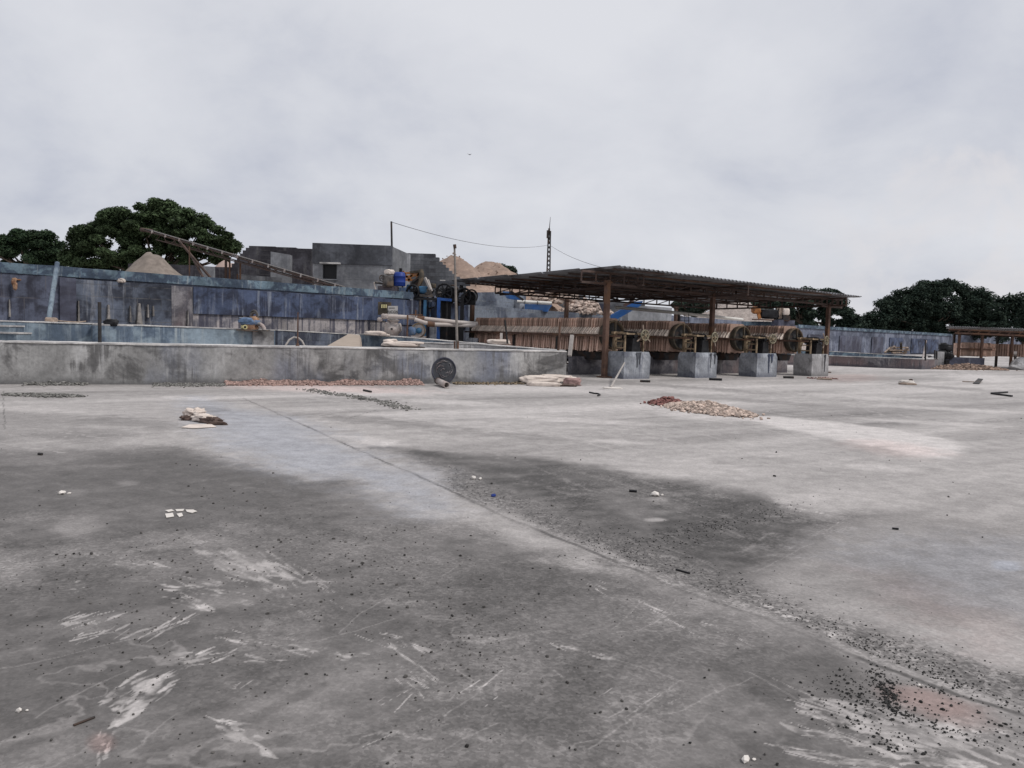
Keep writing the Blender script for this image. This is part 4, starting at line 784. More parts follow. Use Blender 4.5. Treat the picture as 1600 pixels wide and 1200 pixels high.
mb = MB(); mb.torus(q(397, 491), (0.3, 1, 0), .12, .03); mb.path([q(390, 498), q(394, 490), q(398, 488), q(402, 491), q(402, 497)], .045, 8); t.part('exhaust', mb, 'engine')
mb = MB(); mb.path([q(402, 507), q(406, 506.5), q(410, 509), q(412.5, 513), q(413, 517)], .065, 10); t.part('outlet_elbow', mb, 'pump')
mb = MB(); mb.box(q(396, 516, .05), (.95, .5, .05)); t.part('base_frame', mb, 'engine')
# hose loop before the dark tank wall
mb = MB(); mb.path([W(446, 540, 27.5), W(452, 531, 27.6), W(459, 527, 27.8), W(466, 528, 27.8), (W(472, 533, 27.8)), W(476, 541, 27.7)], .035, 8); single('hose_loop', mb, 'greywood', 'looped grey hose rising behind the grey wall by the thin rusty rod', 'hose', W(446, 541, 27.5))
# sacks on the walls
mb = MB(); c = W(590, 523.5, 32.3); mb.lump(c + UP * .06 + Vector((-.12, 0, 0)), (.42, .25, .10), seed=12); mb.lump(c + UP * .03 + Vector((.32, -.1, -.02)), (.2, .2, .05), seed=13); single('white_sack', mb, 'sack', 'white sack draped on the inner wall left of the white pump', 'sack', c)
c = W(628, 543.5, 23.6); t = T('sack_bundle', 'flat stack of pale sacks on top of the grey wall left of the tall pole', 'sack', c)
mb = MB(); mb.lump(c + UP * .10 + Vector((-.05, 0, 0)), (.56, .3, .07), R_(20), .12, seed=14, sq=.5); t.part('lower_sack', mb, 'sack'); mb = MB(); mb.lump(c + UP * .17 + Vector((-.35, 0, 0)), (.2, .2, .08), .3, .3, seed=15); mb.lump(c + UP * .16 + Vector((.2, .05, 0)), (.45, .25, .045), R_(20), .1, seed=16); t.part('upper_sack', mb, 'sack')
mb = MB(); mb.box(c + UP * .035 + Vector((.05, -.1, 0)), (1.25, .5, .025), Vector((.94, .34, 0)), Vector((-.34, .94, 0))); t.part('board', mb, 'dark')
mb = MB(); c = W(780, 536.5, 30.0); mb.lump(c + UP * .05, (.42, .25, .10), .3, seed=17); single('white_sack', mb, 'sack', 'small white sack on the inner wall under the first press plates', 'sack', c)
c = G(283, 541, 1.0); c = W(283, 540, 21.0); mb = MB(); mb.lump(c, (.75, .3, .05), R_(20), .1, seed=18); single('powder_patch', mb, 'powder', 'low heap of white powder on the left part of the grey wall top', 'powder', c)
# white pump, sign, panel, second pump, pipes
D = 33.0
def p(x, y, d=0): return W(x, y, D + d)
b = p(614, 528); t = T('white_pump', 'bulbous dusty white pump below the white sign board', 'pump', b)
mb = MB(); mb.lathe(p(614, 529), UP, [(0, .20), (.05, .20), (.16, .22), (.26, .30), (.36, .37), (.46, .37), (.56, .28), (.63, .20), (.72, .20), (.74, .26), (.80, .26)], 24); t.part('pump_body', mb, 'pump'); mb = MB(); mb.lathe(p(620, 512, -.1), Vector((1, -.3, 0)), [(0, .16), (.1, .20), (.14, .2), (.15, .14), (.2, .0)], 18); mb.lump(p(606, 512, -.15), (.14, .14, .24), seed=20, amp=.1, flat=False); t.part('side_casting', mb, 'pump')
mb = MB(); mb.tube(p(612, 514, -.36), p(612, 514, -.42), .05); t.part('drain_plug', mb, 'dark')
b = p(613, 502); t = T('sign_board', 'white sign board with black lettering above the white pump', 'sign', p(613, 506, .35)); a0 = p(605.5, 507, .3); a1 = p(621, 507, .3); hh = p(605, 478, .3).z - a0.z
mb = MB(); mb.hexa([a0, a1, a1 + Vector((0, .04, 0)), a0 + Vector((0, .04, 0)), a0 + UP * hh, a1 + UP * hh, a1 + Vector((0, .04, 0)) + UP * hh, a0 + Vector((0, .04, 0)) + UP * hh]); t.part('board', mb, 'sign')
def text(s, c, size, nm, par, mat='ink'):
    cu = bpy.data.curves.new(nm, 'FONT'); cu.body = s; cu.size = size; cu.align_x = 'CENTER'; cu.align_y = 'CENTER'; cu.extrude = .004; tmp = bpy.data.objects.new(nm, cu); COL.objects.link(tmp); dg = bpy.context.evaluated_depsgraph_get(); me = bpy.data.meshes.new_from_object(tmp.evaluated_get(dg)); bpy.data.objects.remove(tmp)
    me.materials.clear(); me.materials.append(M[mat]); o = objm(nm, me, par.o, Vector(c) - par.loc); o.rotation_euler = (R_(90), 0, 0); return o
text('RICOS', p(613.5, 487.5, .285), .165, 'lettering', t); text('ICOS', p(613, 500, .285), .13, 'lettering', t)
mb = MB(); mb.bar(p(608, 481.2, .295), p(617, 481.2, .295), .02, .02); mb.bar(p(610, 493.5, .295), p(616, 493.5, .295), .02, .02); t.part('small_print', mb, 'ink')
mb = MB(); mb.tube(a0 + Vector((.2, .05, -.6)), a0 + Vector((.2, .05, .3)), .03); t.part('sign_post', mb, 'dark')
t = T('fuse_panel', 'dark electrical panel with three yellow fuses on the blue wall left of the sign', 'panel', p(601, 492, .5)); mb = MB(); c = p(601, 482, .5); mb.box(c, (.55, .14, .55)); t.part('panel_box', mb, 'olive')
for k in range(3): mb = MB(); mb.box(p(596.8 + 3.3 * k, 478.5, .4), (.055, .04, .15)); t.part('fuse', mb, 'yellowpale')
t = T('round_pump', 'round faced pump with a blue centre under the white pipes', 'pump', p(654, 529, -.3)); ax = Vector((-.1, -1, .0)); c = p(653.5, 516.5, -.5)
mb = MB(); mb.lathe(c + Vector((0, .3, 0)), ax, [(0, .2), (.1, .3), (.2, .32), (.24, .31), (.26, .25), (.22, .18), (.25, .12), (.25, 0)], 24); mb.box(p(654, 527, -.3), (.6, .4, .12)); t.part('pump_housing', mb, 'pump'); mb = MB(); mb.lathe(c + Vector((.02, .02, 0)), ax, [(0, .13), (.05, .12), (.06, 0)], 16); t.part('hub', mb, 'steelblue')
mb = MB(); mb.lathe(c + Vector((-.25, .1, -.02)), ax, [(0, .17), (.06, .2), (.1, .19), (.1, 0)], 16); t.part('side_flange', mb, 'bluegrey'); mb = MB(); mb.torus(c + Vector((0, .02, 0)), ax, .29, .03); t.part('outer_flange', mb, 'tan')
t = T('slurry_pipes', 'two dusty white slurry pipes with rusty joints running to the first press', 'pipe', p(597, 505)); mb = MB(); mb.path([p(596, 503.2), p(606, 494.5 + 9.0), p(640, 496.5 + 9.0 - 8.4 + 0), p(700, 503.5)], .085, 12); 
mb = MB(); mb.path([W(597, 495.5, 32.6), W(612, 494.3, 32.6), W(648, 496.5, 32.7), W(712, 503.5, 33), W(745, 506, 33.8)], .09, 12); t.part('upper_pipe', mb, 'white')
mb = MB(); mb.path([W(648, 499, 32.5), W(664, 504.5, 32.5), W(680, 507, 32.6), W(742, 508.5, 33.6)], .085, 12); t.part('lower_pipe', mb, 'white')
mb = MB(); mb.tube(W(652, 497.5, 32.66), W(663, 498.5, 32.68), .125, .125, 14); mb.tube(W(668, 506, 32.52), W(679, 507, 32.58), .12, .11, 14); t.part('pipe_joint', mb, 'rust'); mb = MB(); mb.tube(W(597, 495.5, 32.5), W(590, 501, 32.5), .05); mb.lump(W(594, 499, 32.5), (.1, .1, .08), seed=22, flat=False); mb.lump(W(601, 494, 32.5), (.14, .12, .1), seed=23, flat=False); t.part('valve', mb, 'pump')
mb = MB(); mb.tube(W(590, 503, 32.5), W(575, 520, 32.4), .015, n=6); t.part('stay_wire', mb, 'wire'); mb = MB(); mb.tube(W(637, 492, 32.5), W(636, 528, 32.5), .035); mb.tube(W(649.5, 484, 32.6), W(649.5, 494, 32.6), .03); mb.bar(W(640, 491.5, 32.6), W(660, 492, 32.6), .04); t.part('bracket', mb, 'rust')
mb = MB(); mb.box((p(677, 519).x, D + .2, .78 + (p(677, 510).z) / 2 - .1), (.27, .3, 1.0)); single('small_pier', MB().box(Vector((p(676, 510).x, D + .2, p(676, 510.5).z / 2)), (.27, .3, p(676, 510.5).z)), 'block', 'small pale concrete pier under the lower white pipe', 'pier', (p(676, 510).x, D + .2, 0))
single('small_pier', MB().box(Vector((p(733, 510).x, 36.4, p(733, 529).z / 2)), (.5, .5, p(733, 529).z)), 'block', 'short concrete footing at the bottom of the left rusty shed post', 'pier', (p(733, 510).x, 36.4, 0))
# machine platform with flywheels
D2 = 36.0
def s2(x, y, d=0): return W(x, y, D2 + d)
base = s2(665, 560); t = T('machine_platform', 'tall black steel platform with blue posts left of the shed, carrying belt wheels', 'platform', (base.x, base.y, 0))
def leg(x, w, mat, d=0, top=465): mb = MB(); a = s2(x, top, d); mb.bar(Vector((a.x, a.y, 0)), a, w); t.part('leg', mb, mat)
for x, w, m_, d in ((624, .14, 'black', 0), (641, .07, 'tan', 0), (657, .07, 'engine', 0), (664.5, .13, 'steelblue', 0), (686, .15, 'postblue', -.2), (699, .08, 'dark', 0), (722.5, .17, 'black', 0), (627, .1, 'black', 1.2), (676, .1, 'black', 1.2), (715, .1, 'black', 1.2)): leg(x, w, m_, d)
mb = MB(); mb.bar(s2(620, 465.5, 0), s2(724, 469, 0), .14, .10); mb.bar(s2(620, 465.5, 1.2), s2(724, 469, 1.2), .14, .10)
for x in (624, 645, 668, 690, 714): mb.bar(s2(x, 466), s2(x, 467, 1.2), .1)
t.part('deck_beams', mb, 'black'); mb = MB(); mb.bar(s2(684, 467, -.2), s2(706, 469, -.2), .1, .12); t.part('blue_beam', mb, 'postblue'); mb = MB(); mb.hexa([s2(644, 530, .3), s2(658, 530, .3), s2(658, 530, .9), s2(644, 530, .9), s2(643, 468, .3), s2(659, 468, .3), s2(659, 468, .9), s2(643, 468, .9)]); mb.hexa([s2(690, 530, .3), s2(704, 530, .3), s2(704, 530, .9), s2(690, 530, .9), s2(689, 468, .3), s2(705, 468, .3), s2(705, 468, .9), s2(689, 468, .9)]); t.part('drive_housing', mb, 'black')
mb = MB(); mb.hexa([s2(632, 531, .9), s2(722, 536, .9), s2(722, 536, 1.1), s2(632, 531, 1.1), s2(632, 500, .9), s2(722, 505, .9), s2(722, 505, 1.1), s2(632, 500, 1.1)]); t.part('dark_backdrop', mb, 'dark')  # last part: added dark backdrop that darkens the space behind the legs
def mach(lab, x, y, R, mats, spoke=6, dd=0, n2=True):
    c = s2(x, y, dd); t = T('belt_wheel_machine', lab, 'machine', Vector((c.x, c.y, s2(x, 465).z)), 'belt driven machines on the platform'); ax = Vector((-.35, -1, 0)); mb = MB(); mb.wheel(c, ax, R, .05, spoke, .1); t.part('belt_wheel', mb, mats)
    mb = MB(); mb.lathe(c + Vector((.25, .5, -.0)), ax, [(-.3, 0), (-.3, R * .75), (.15, R * .8), (.2, R * .5), (.3, 0)], 18); mb.box(c + Vector((.2, .6, -R * .7)), (R * 1.8, .7, R * .6)); t.part('housing', mb, 'black'); mb = MB(); mb.torus(c + Vector((.3, .9, .05)), ax, R * .85, .04); mb.lump(c + Vector((.1, .3, .1)), (.07, .07, .07), seed=3, flat=False); t.part('rear_wheel', mb, 'dark'); return t
mach('black belt wheel with a pale arc, left end of the platform', 645, 456, .30, 'black'); mach('large black belt wheel housing in the middle of the platform', 694, 457, .40, 'black', 8); mach('open spoked black wheel at the right end of the platform', 724.5, 463, .36, 'black', 3)
t = T('compressor', 'small teal and grey compressor between two belt wheels on the platform', 'machine', s2(664, 465)); mb = MB(); mb.lump(s2(662, 453, .1), (.22, .2, .18), seed=31, flat=False, amp=.15); t.part('cylinder', mb, 'steelblue'); mb = MB(); mb.lump(s2(669, 456, .1), (.17, .18, .2), seed=32, flat=False, amp=.2); mb.box(s2(666, 462, .1), (.6, .3, .12)); t.part('motor', mb, 'engine')
mb = MB(); mb.box(s2(691.5, 441.5, 2.0), (.26, .05, .26)); mb.bar(s2(691.5, 445, 2.05), s2(691.5, 470, 2.05), .05); single('small_box', mb, 'sign', 'small pale square box on a stalk above the middle belt wheel', 'box', s2(691.5, 470, 2.05))
mb = MB(); mb.hexa([s2(676, 447, 1.6), s2(735, 447, 1.6), s2(735, 447, 1.9), s2(676, 447, 1.9), s2(672, 438, 1.6), s2(735, 441, 1.6), s2(735, 441, 1.9), s2(672, 438, 1.9)]); single('timber_beam', mb, 'renderdark', 'dark beam lying behind the belt wheels in front of the block masonry', 'beam', s2(700, 447, 1.6))
mb = MB(); mb.hexa([s2(622, 467, .1), s2(646, 468, .1), s2(646, 468, .5), s2(622, 467, .5), s2(612, 449, .1), s2(640, 449, .1), s2(640, 449, .5), s2(614, 449, .5)]); single('tarpaulin_heap', mb, 'bluegrey', 'crumpled grey blue tarpaulin under the blue barrel', 'tarpaulin', s2(622, 467, .1))
t = T('pipework_tangle', 'tangle of black pipes and hoses around the belt wheels on the platform', 'pipework', s2(690, 470, .4)); rz_ = random.Random(19)
for k in range(22):
    x = rz_.uniform(612, 728); y = rz_.uniform(448, 474); dd = rz_.uniform(.2, 1.0); x2 = x + rz_.uniform(-22, 22); y2 = y + rz_.uniform(-6, 16); xm = (x + x2) / 2; t.part('hose' if k % 2 else 'pipe', MB().path([s2(x, y, dd), s2(xm, max(y, y2) + rz_.uniform(0, 6), dd), s2(x2, y2, dd)], rz_.uniform(.02, .055), 7), rz_.choice(['black', 'black', 'dark', 'engine', 'olive']))
for k in range(12):
    x = rz_.uniform(626, 722); t.part('fitting', MB().lump(s2(x, rz_.uniform(446, 468), rz_.uniform(.2, .9)), (rz_.uniform(.08, .2), .12, rz_.uniform(.08, .18)), rz_.random() * 3, .2, seed=k, flat=False, nu=14, nv=9, sq=.5), rz_.choice(['black', 'dark', 'engine', 'olive', 'steelblue', 'engine']))
for k in range(9):
    x = rz_.uniform(628, 720); t.part('pipe', MB().tube(s2(x, 468, .5), s2(x + rz_.uniform(-3, 3), rz_.uniform(495, 525), .5), rz_.uniform(.03, .07), n=8), rz_.choice(['black', 'dark', 'dark', 'bluegrey']))
# things standing on the wall's end
D3 = 35.6
def s3(x, y, d=0): return W(x, y, D3 + d)
mb = MB(); mb.box(s3(607, 452, .2), (.9, .6, .26)); single('brick_plinth', mb, 'lowwall', 'brown brick plinth on the blue wall carrying the engine with the white cover', 'plinth', s3(607, 456, .2))
t = T('diesel_engine', 'greasy diesel engine with a white sack over its top beside the blue barrel', 'engine', s3(606, 448)); mb = MB(); mb.lump(s3(607, 440), (.24, .25, .26), seed=41, flat=False, amp=.12, sq=.35); mb.tube(s3(601, 444), s3(586, 441, -.2), .035, .06); t.part('engine_block', mb, 'engine'); mb = MB(); mb.wheel(s3(597.5, 434.5, -.2), (-.3, -1, 0), .14, .03, 4); t.part('flywheel', mb, 'engine'); mb = MB(); mb.lump(s3(608.5, 425.5), (.20, .2, .12), R_(-25), .2, seed=42, flat=False); t.part('white_cover', mb, 'sack')
mb = MB(); c = s3(624, 447, .1); mb.lathe(c, UP, [(0, .26), (.02, .275), (.15, .275), (.16, .285), (.18, .275), (.42, .275), (.43, .285), (.45, .275), (.58, .25), (.63, .20), (.64, 0)], 28); single('blue_barrel', mb, 'barrel', 'bright blue plastic barrel on the wall in front of the grey building', 'barrel', c)
mb = MB(); mb.tube(s3(584.5, 441, -.1), s3(587, 452, -.1), .03); single('white_stick', mb, 'sack', 'short white stick leaning on the wall left of the engine', 'stick', s3(587, 452, -.1))
t = T('orange_excavator_frame', 'orange steel machine frame with a brown arm behind the belt wheels', 'machine', s3(650, 452, 1)); mb = MB()
for a, b in (((630, 427), (655, 426)), ((632, 433), (656, 429)), ((630, 437), (652, 438)), ((632, 427), (640, 438)), ((645, 427), (638, 440)), ((655, 427), (648, 440)), ((630, 423.5), (633, 431))): mb.bar(s3(*a, .9), s3(*b, .9), .11, .09)
t.part('orange_frame', mb, 'orange'); mb = MB(); mb.path([s3(658, 422, .7), s3(659, 430, .6), s3(657, 442, .5), s3(654, 448, .5)], [.11, .13, .1, .08], 8); mb.bar(s3(655, 424, .8), s3(640, 426, .9), .1); t.part('brown_arm', mb, 'olive'); mb = MB(); mb.bar(s3(645, 440, .6), s3(655, 432, .6), .08); mb.hexa([s3(640, 446, .7), s3(656, 446, .7), s3(656, 446, 1), s3(640, 446, 1), s3(645, 437, .7), s3(655, 435, .7), s3(655, 435, 1), s3(645, 437, 1)]); t.part('bucket', mb, 'dark')
for i, (a, b, la) in enumerate((((664, 434), (673, 453), 'pale plank leaning beside the brown arm, nearer of two'), ((669, 437), (675, 455), 'pale thin plank leaning beside the brown arm, right one of two'))): stick('leaning_plank', s3(b[0], b[1], .2), s3(a[0], a[1], .4), .05 if i == 0 else .03, 'greywood', la, 'plank', 'planks leaning by the orange frame', True)
# conveyor
cv = T('belt_conveyor', 'long rusty belt conveyor sloping down from the trees to the blue wall', 'conveyor', W(300, 440, 40)); A = W(229, 360, 43); B = W(545, 452.5, 36.8); d = (B - A).normalized(); sd_ = d.cross(UP).normalized(); upv = sd_.cross(d)
mb = MB(); mb.bar(A + sd_ * .3, B + sd_ * .3, .04, .06); mb.bar(A - sd_ * .3, B - sd_ * .3, .04, .06)
n = 14; A2, B2 = A - upv * .30 + d * 1.2, B - upv * .12 - d * .8
for s in (-1, 1):
    mb.bar(A2 + sd_ * .3 * s, B2 + sd_ * .3 * s, .04, .05)
    for k in range(n): q0 = A.lerp(B, .06 + .9 * k / n) + sd_ * .3 * s; q1 = q0 - upv * (.30 - .18 * k / n) + d * (.3 if k % 2 else -.3) * .9; mb.bar(q0, q1, .03)
cv.part('lattice_frame', mb, 'brown'); mb = MB(); mb.bar(A + upv * .06, B + upv * .06, .5, .03); cv.part('belt', mb, 'dark'); mb = MB(); mb.bar(A + upv * .12 + sd_ * .34 + d, B + upv * .12 + sd_ * .34, .02, .02); cv.part('side_rail', mb, 'greywood')
for k in range(13): q0 = A.lerp(B, .06 + .075 * k) + sd_ * .34; mb = MB(); mb.bar(q0 - upv * .04, q0 + upv * .13, .05, .05); mb.tube(q0, q0 - sd_ * .68, .035); cv.part('roller', mb, 'pump')
for (x0, y0, x1, d0) in ((281, 378, 334, 41), (289, 382, 321, 41.5)): a = W(x0, y0, d0); b = W(x1, 440, 39.5); b2 = a + (b - a) * (a.z / (a.z - b.z)); mb = MB(); mb.bar(a, b2, .09); cv.part('strut', mb, 'brown')
for (x0, y0, w) in ((353, 401, .1), (359, 404, .07), (375.5, 410, .07), (371, 428, .06), (296, 385, .05)): a = W(x0, y0, 40.2); mb = MB(); mb.bar(Vector((a.x, a.y, 0)), a, w); cv.part('post', mb, 'brown' if w > .08 else 'rust')
mb = MB(); a = W(490, 437, 38); mb.bar(Vector((a.x, a.y, 0)), a, .08); cv.part('post', mb, 'greywood')
mb = MB(); mb.lathe(A - sd_ * .35, sd_, [(0, 0), (0, .11), (.7, .11), (.7, 0)], 14); cv.part('head_drum', mb, 'brown')
# ------------------------------------------------------------------ buildings and heaps behind the wall
bd = T('grey_building', 'small flat roofed grey cement building with one dark window, left of the stepped masonry', 'building', Vector((W(489, 450, 45).x, 45, 0)))
xa, xb = W(489, 400, 45).x, W(612, 400, 45).x; zt1 = W(489, 379.5, 45).z; zt2 = W(612, 384, 45).z; zm1 = W(489, 411.5, 45).z; wx0, wx1, wz0, wz1 = W(509, 0, 45).x, W(531.5, 0, 45).x, W(520, 436, 45).z, W(520, 413.5, 45).z
def wallrect(x0, x1, z0, z1, y=45, th=.25): return MB().box(((x0 + x1) / 2, y + th / 2, (z0 + z1) / 2), (x1 - x0, th, z1 - z0))
mb = MB(); fr = rough_wall(MB(), [Vector((xa, 45, wz0)), Vector((xb, 45, wz0))], 0, .25, 1, .01, 70); bd.part('front_wall', fr, 'render')
mb = MB()
for x0, x1 in ((xa, wx0), (wx1, xb)): mb.box(((x0 + x1) / 2, 45.125, (wz0 + zm1) / 2 + .001), (x1 - x0, .25, zm1 - wz0))
mb.box(((wx0 + wx1) / 2, 45.125, (wz1 + zm1) / 2), (wx1 - wx0, .25, zm1 - wz1)); bd.part('window_wall', mb, 'render')
mb = MB(); mb.hexa([Vector(v) for v in ((xa - .03, 44.95, zm1), (xb + .03, 44.95, zm1), (xb + .03, 45.3, zm1), (xa - .03, 45.3, zm1), (xa - .03, 44.95, zt1), (xb + .03, 44.95, zt2), (xb + .03, 45.3, zt2), (xa - .03, 45.3, zt1))]); bd.part('parapet', mb, 'renderdark')
mb = MB(); yb = 49.0; mb.hexa([Vector(v) for v in ((xb - .25, 45.31, 0), (xb + .0, 45.31, 0), (xb + .55, yb, 0), (xb + .3, yb, 0), (xb - .25, 45.31, zt2 - .02), (xb + .0, 45.31, zt2 - .02), (xb + .55, yb, zt2 - .1), (xb + .3, yb, zt2 - .1))]); bd.part('side_wall', mb, 'render')
mb = MB(); mb.box(((xa + xb) / 2, yb + .13, zt2 / 2 - .2), (xb - xa + .6, .25, zt2 - .5)); mb.box((xa + .12, 47.1, zt1 / 2 - .1), (.25, 3.5, zt1 - .3)); bd.part('rear_wall', mb, 'renderdark'); mb = MB(); mb.box(((xa + xb) / 2, 47.1, zt1 - .55), (xb - xa - .6, 3.6, .15)); bd.part('roof_slab', mb, 'renderdark')
mb = MB(); mb.box(((wx0 + wx1) / 2, 45.2, (wz0 + wz1) / 2), (wx1 - wx0 - .02, .05, wz1 - wz0 - .02)); bd.part('window', mb, 'glassdark'); mb = MB(); mb.box(((wx0 + wx1) / 2 + .05, 44.87, wz1 + .07), (wx1 - wx0 + .35, .26, .08)); bd.part('window_ledge', mb, 'top')
mb = MB(); mb.box(((wx0 + wx1) / 2, 44.96, wz0 - .05), (wx1 - wx0 + .1, .1, .05)); bd.part('window_sill', mb, 'render'); mb = MB(); mb.box((W(619, 410, 46.5).x + .22, 46.8, W(619, 423, 46.8).z), (.18, .3, .3)); bd.part('wall_hole', mb, 'glassdark')
# stepped masonry right of it
def steps_wall(name, cols, d, th, mat, label, cat='wall'):
    mb = MB()
    for (x0, x1, y) in cols:
        a = W(x0, y, d); b = W(x1, y, d); mb.box(((a.x + b.x) / 2, d + th / 2 + random.uniform(0, .02), a.z / 2), (b.x - a.x, th, a.z))
    return single(name, mb, mat, label, cat, (W(cols[0][0], 0, d).x, d, 0))
steps_wall('stepped_masonry', [(622, 680, 395), (680, 686, 402), (686, 691, 409), (691, 696, 413.5), (696, 701, 418), (701, 706, 423), (706, 711, 427.5), (711, 718, 432), (718, 728, 435)], 50, .5, 'blocks', 'grey hollow block wall stepping down to the right beside the tan sand heap')
steps_wall('ruined_stone_wall', [(362, 366, 412), (366, 370, 406), (370, 375, 400), (375, 379, 396), (379, 384, 391), (384, 389, 387), (389, 430, 384), (430, 462, 385.8), (462, 487, 388)], 49, 1.2, 'stone', 'dark stone wall with a stepped left end behind the conveyor')
blk([(423, 393, 46.6), (453, 398, 46.6)], .5, 'render', 'pale rendered pier in front of the dark stone wall', seed=72, name='rendered_pier'); blk([(372, 428, 43), (440, 434, 43.5)], .4, 'blocks', 'low pale block wall below the conveyor in front of the dark stone wall', seed=73)
blk([(200, 411.5, 47), (260, 412.5, 47), (340, 417, 46.5), (372, 418, 46)], .5, 'stone', 'low brown masonry wall behind the grey sand heap', seed=74); blk([(313, 416, 44.8), (332, 417, 44.8)], .4, 'render', 'pale pier beside the conveyor struts', seed=75, name='rendered_pier')
def heap(name, peaks, d, slope, mat, label, R, seed=0, cat='sand heap', rocks=0, flatten=0, yoff=0):
    P = [W(x, y, d + (k if len(pk_) > 2 else 0)) for pk_ in peaks for (x, y, k) in [tuple(pk_) + ((0,) if len(pk_) == 2 else ())]]; c = sum(P, Vector()) / len(P); n = 90; vs = []; fs = []
    for j in range(n + 1):
        for i in range(n + 1):
            x = c.x + (i / n - .5) * 2 * R; y = c.y + (j / n - .5) * 2 * R; z = -9
            for q_ in P: z = max(z, q_.z - slope * math.hypot(x - q_.x, y - q_.y))
            if len(P) > 1:      # saddle between neighbouring peaks
                for q_, r__ in zip(P[:-1], P[1:]):
                    e = r__ - q_; t_ = max(0, min(1, ((x - q_.x) * e.x + (y - q_.y) * e.y) / max(e.x ** 2 + e.y ** 2, 1e-6))); s__ = q_.lerp(r__, t_); z = max(z, s__.z - .10 * flatten - slope * math.hypot(x - s__.x, y - s__.y)) if flatten >= 0 else z
            z += .42 * mnoise.fractal(Vector((x * .5, y * .5, seed)), 1, 2, 6) + .07 * mnoise.noise(Vector((x * 3, y * 3, seed))); vs.append((x, y, max(z, -.02)))
    for j in range(n):
        for i in range(n): q_ = j * (n + 1) + i; fs.append((q_, q_ + 1, q_ + n + 2, q_ + n + 1))
    mb = MB(); mb.add(vs, fs, True)
    rg = random.Random(seed)
    for k in range(rocks):
        a = rg.uniform(0, 6.28); r = R * .8 * rg.random(); x, y = c.x + r * math.cos(a), c.y + r * math.sin(a); z = max(q_.z - slope * math.hypot(x - q_.x, y - q_.y) for q_ in P)
        if z > .1: mb.rock((x, y, z + .03), rg.uniform(.08, .2), .8, rg)
    return single(name, mb, mat, label, cat, (c.x, c.y, 0))
heap('grey_sand_heap', [(234, 400), (247, 402)], 37, .74, 'sandgrey', 'grey sand heap with two peaks behind the left part of the blue wall', 6.6, 1, flatten=-1)
heap('pink_sand_heap', [(352, 406)], 54, .6, 'sandpink', 'small pinkish sand heap seen behind the conveyor posts', 7.5, 2)
heap('tan_sand_heap', [(706, 394), (712, 396)], 62, .80, 'sandtan', 'tall pointed tan sand heap behind the stepped block wall', 9.6, 3, rocks=160); heap('tan_sand_heap', [(752, 409), (772, 409, .5), (779, 412)], 64, .66, 'sandtan', 'flat topped tan sand heap beside the pointed one, above the shed roof', 10.5, 4, rocks=220)
heap('gravel_heap', [(1128, 470), (1165, 470)], 84, .72, 'gravelpale', 'pale gravel heap seen under the right part of the shed roof', 7.5, 5, rocks=260); heap('gravel_heap', [(1066, 489)], 68, .6, 'gravelpale', 'small rubble heap right of the cement wall under the shed', 5.5, 6, rocks=260)
def rubble(name, c, rx, ry, h, n, size, mat, label, cat='rubble', ang=0, seed=0, group=None):
    rg = random.Random(seed); mb = MB(); ca, sa = math.cos(ang), math.sin(ang)
    for k in range(n):
        r = math.sqrt(rg.random()) * (1 if rg.random() > .07 else rg.uniform(1, 1.5)); a = rg.uniform(0, 6.283); x, y = r * rx * math.cos(a), r * ry * math.sin(a); z = h * max(0, (1 - r)) ** .8 * rg.random() ** .35; s_ = size * rg.uniform(.45, 1.3); mb.rock((c.x + x * ca - y * sa, c.y + x * sa + y * ca, c.z + z + s_ * .22), s_, .65, rg)
    return single(name, mb, mat, label, cat, tuple(c), group)
rubble('rubble_heap', W(915, 492, 48.5) * 1, 1.7, .6, 1.0, 420, .3, 'rubble', 'heap of broken pale stone on the block wall behind the first press', seed=11); rubble('rubble_heap', W(868, 476, 60) * 1, 2.0, .8, 1.8, 300, .5, 'rubble', 'brownish stone rubble right of the blue hopper under the shed roof', seed=12)
# blue hopper, chute, pipes, screen engine behind the presses
def slab(pts, d, th): return MB().prism([W(x, y, d) for x, y in pts], (0, th, 0))
t = T('blue_hopper', 'bright blue sheet hopper under a white pipe behind the first press', 'hopper', W(840, 488, 43)); t.part('hopper_sheet', slab([(820, 475), (863, 476), (856, 487), (820, 485.5)], 44.6, .7), 'blue'); t.part('chute_sheet', slab([(785, 455), (799, 455.5), (817, 469), (800, 467.5), (792, 466)], 42.6, .4), 'blue')
t.part('chute_edge', MB().bar(W(798, 455, 42.5), W(818, 469, 42.5), .06, .12), 'dark')
t = T('roller_pipe', 'clean white pipe with black clips resting on the blue hopper', 'pipe', W(808, 471, 42.6)); t.part('pipe', MB().tube(W(808, 471, 44.3), W(862, 474, 44.4), .10, n=14), 'whitep')
for x in (819.7, 839.5): t.part('clip', MB().tube(W(x, 471.6 + (x - 808) * .055, 44.3), W(x + .9, 471.7 + (x - 808) * .055, 44.3), .115, n=14), 'black')
t = T('blue_chute', 'bright blue sloping chute behind the front shed post', 'chute', W(955, 500, 44)); t.part('trough', slab([(955, 492), (992, 471.5), (1005, 470), (1001, 478), (962, 500), (955, 500)], 44, .4), 'blue'); t.part('chute_frame', MB().bar(W(975, 478, 44.3), W(990, 470, 44.3), .2, .2), 'rust')
slb = slab([(937, 474), (954, 476), (952, 492), (945, 491)], 44.6, .5); single('dark_trough', slb, 'farpanel', 'dark blue steel trough left of the blue chute', 'trough', W(945, 491, 44.6))
t = T('long_white_pipe', 'long white pipe sloping down to the right under the shed roof behind the presses', 'pipe', W(963, 480, 40)); t.part('pipe', MB().path([W(962, 480, 40), W(1050, 488, 42.5), W(1110, 494, 44.5), W(1160, 499.5, 46.5)], .085, 12), 'whitep')
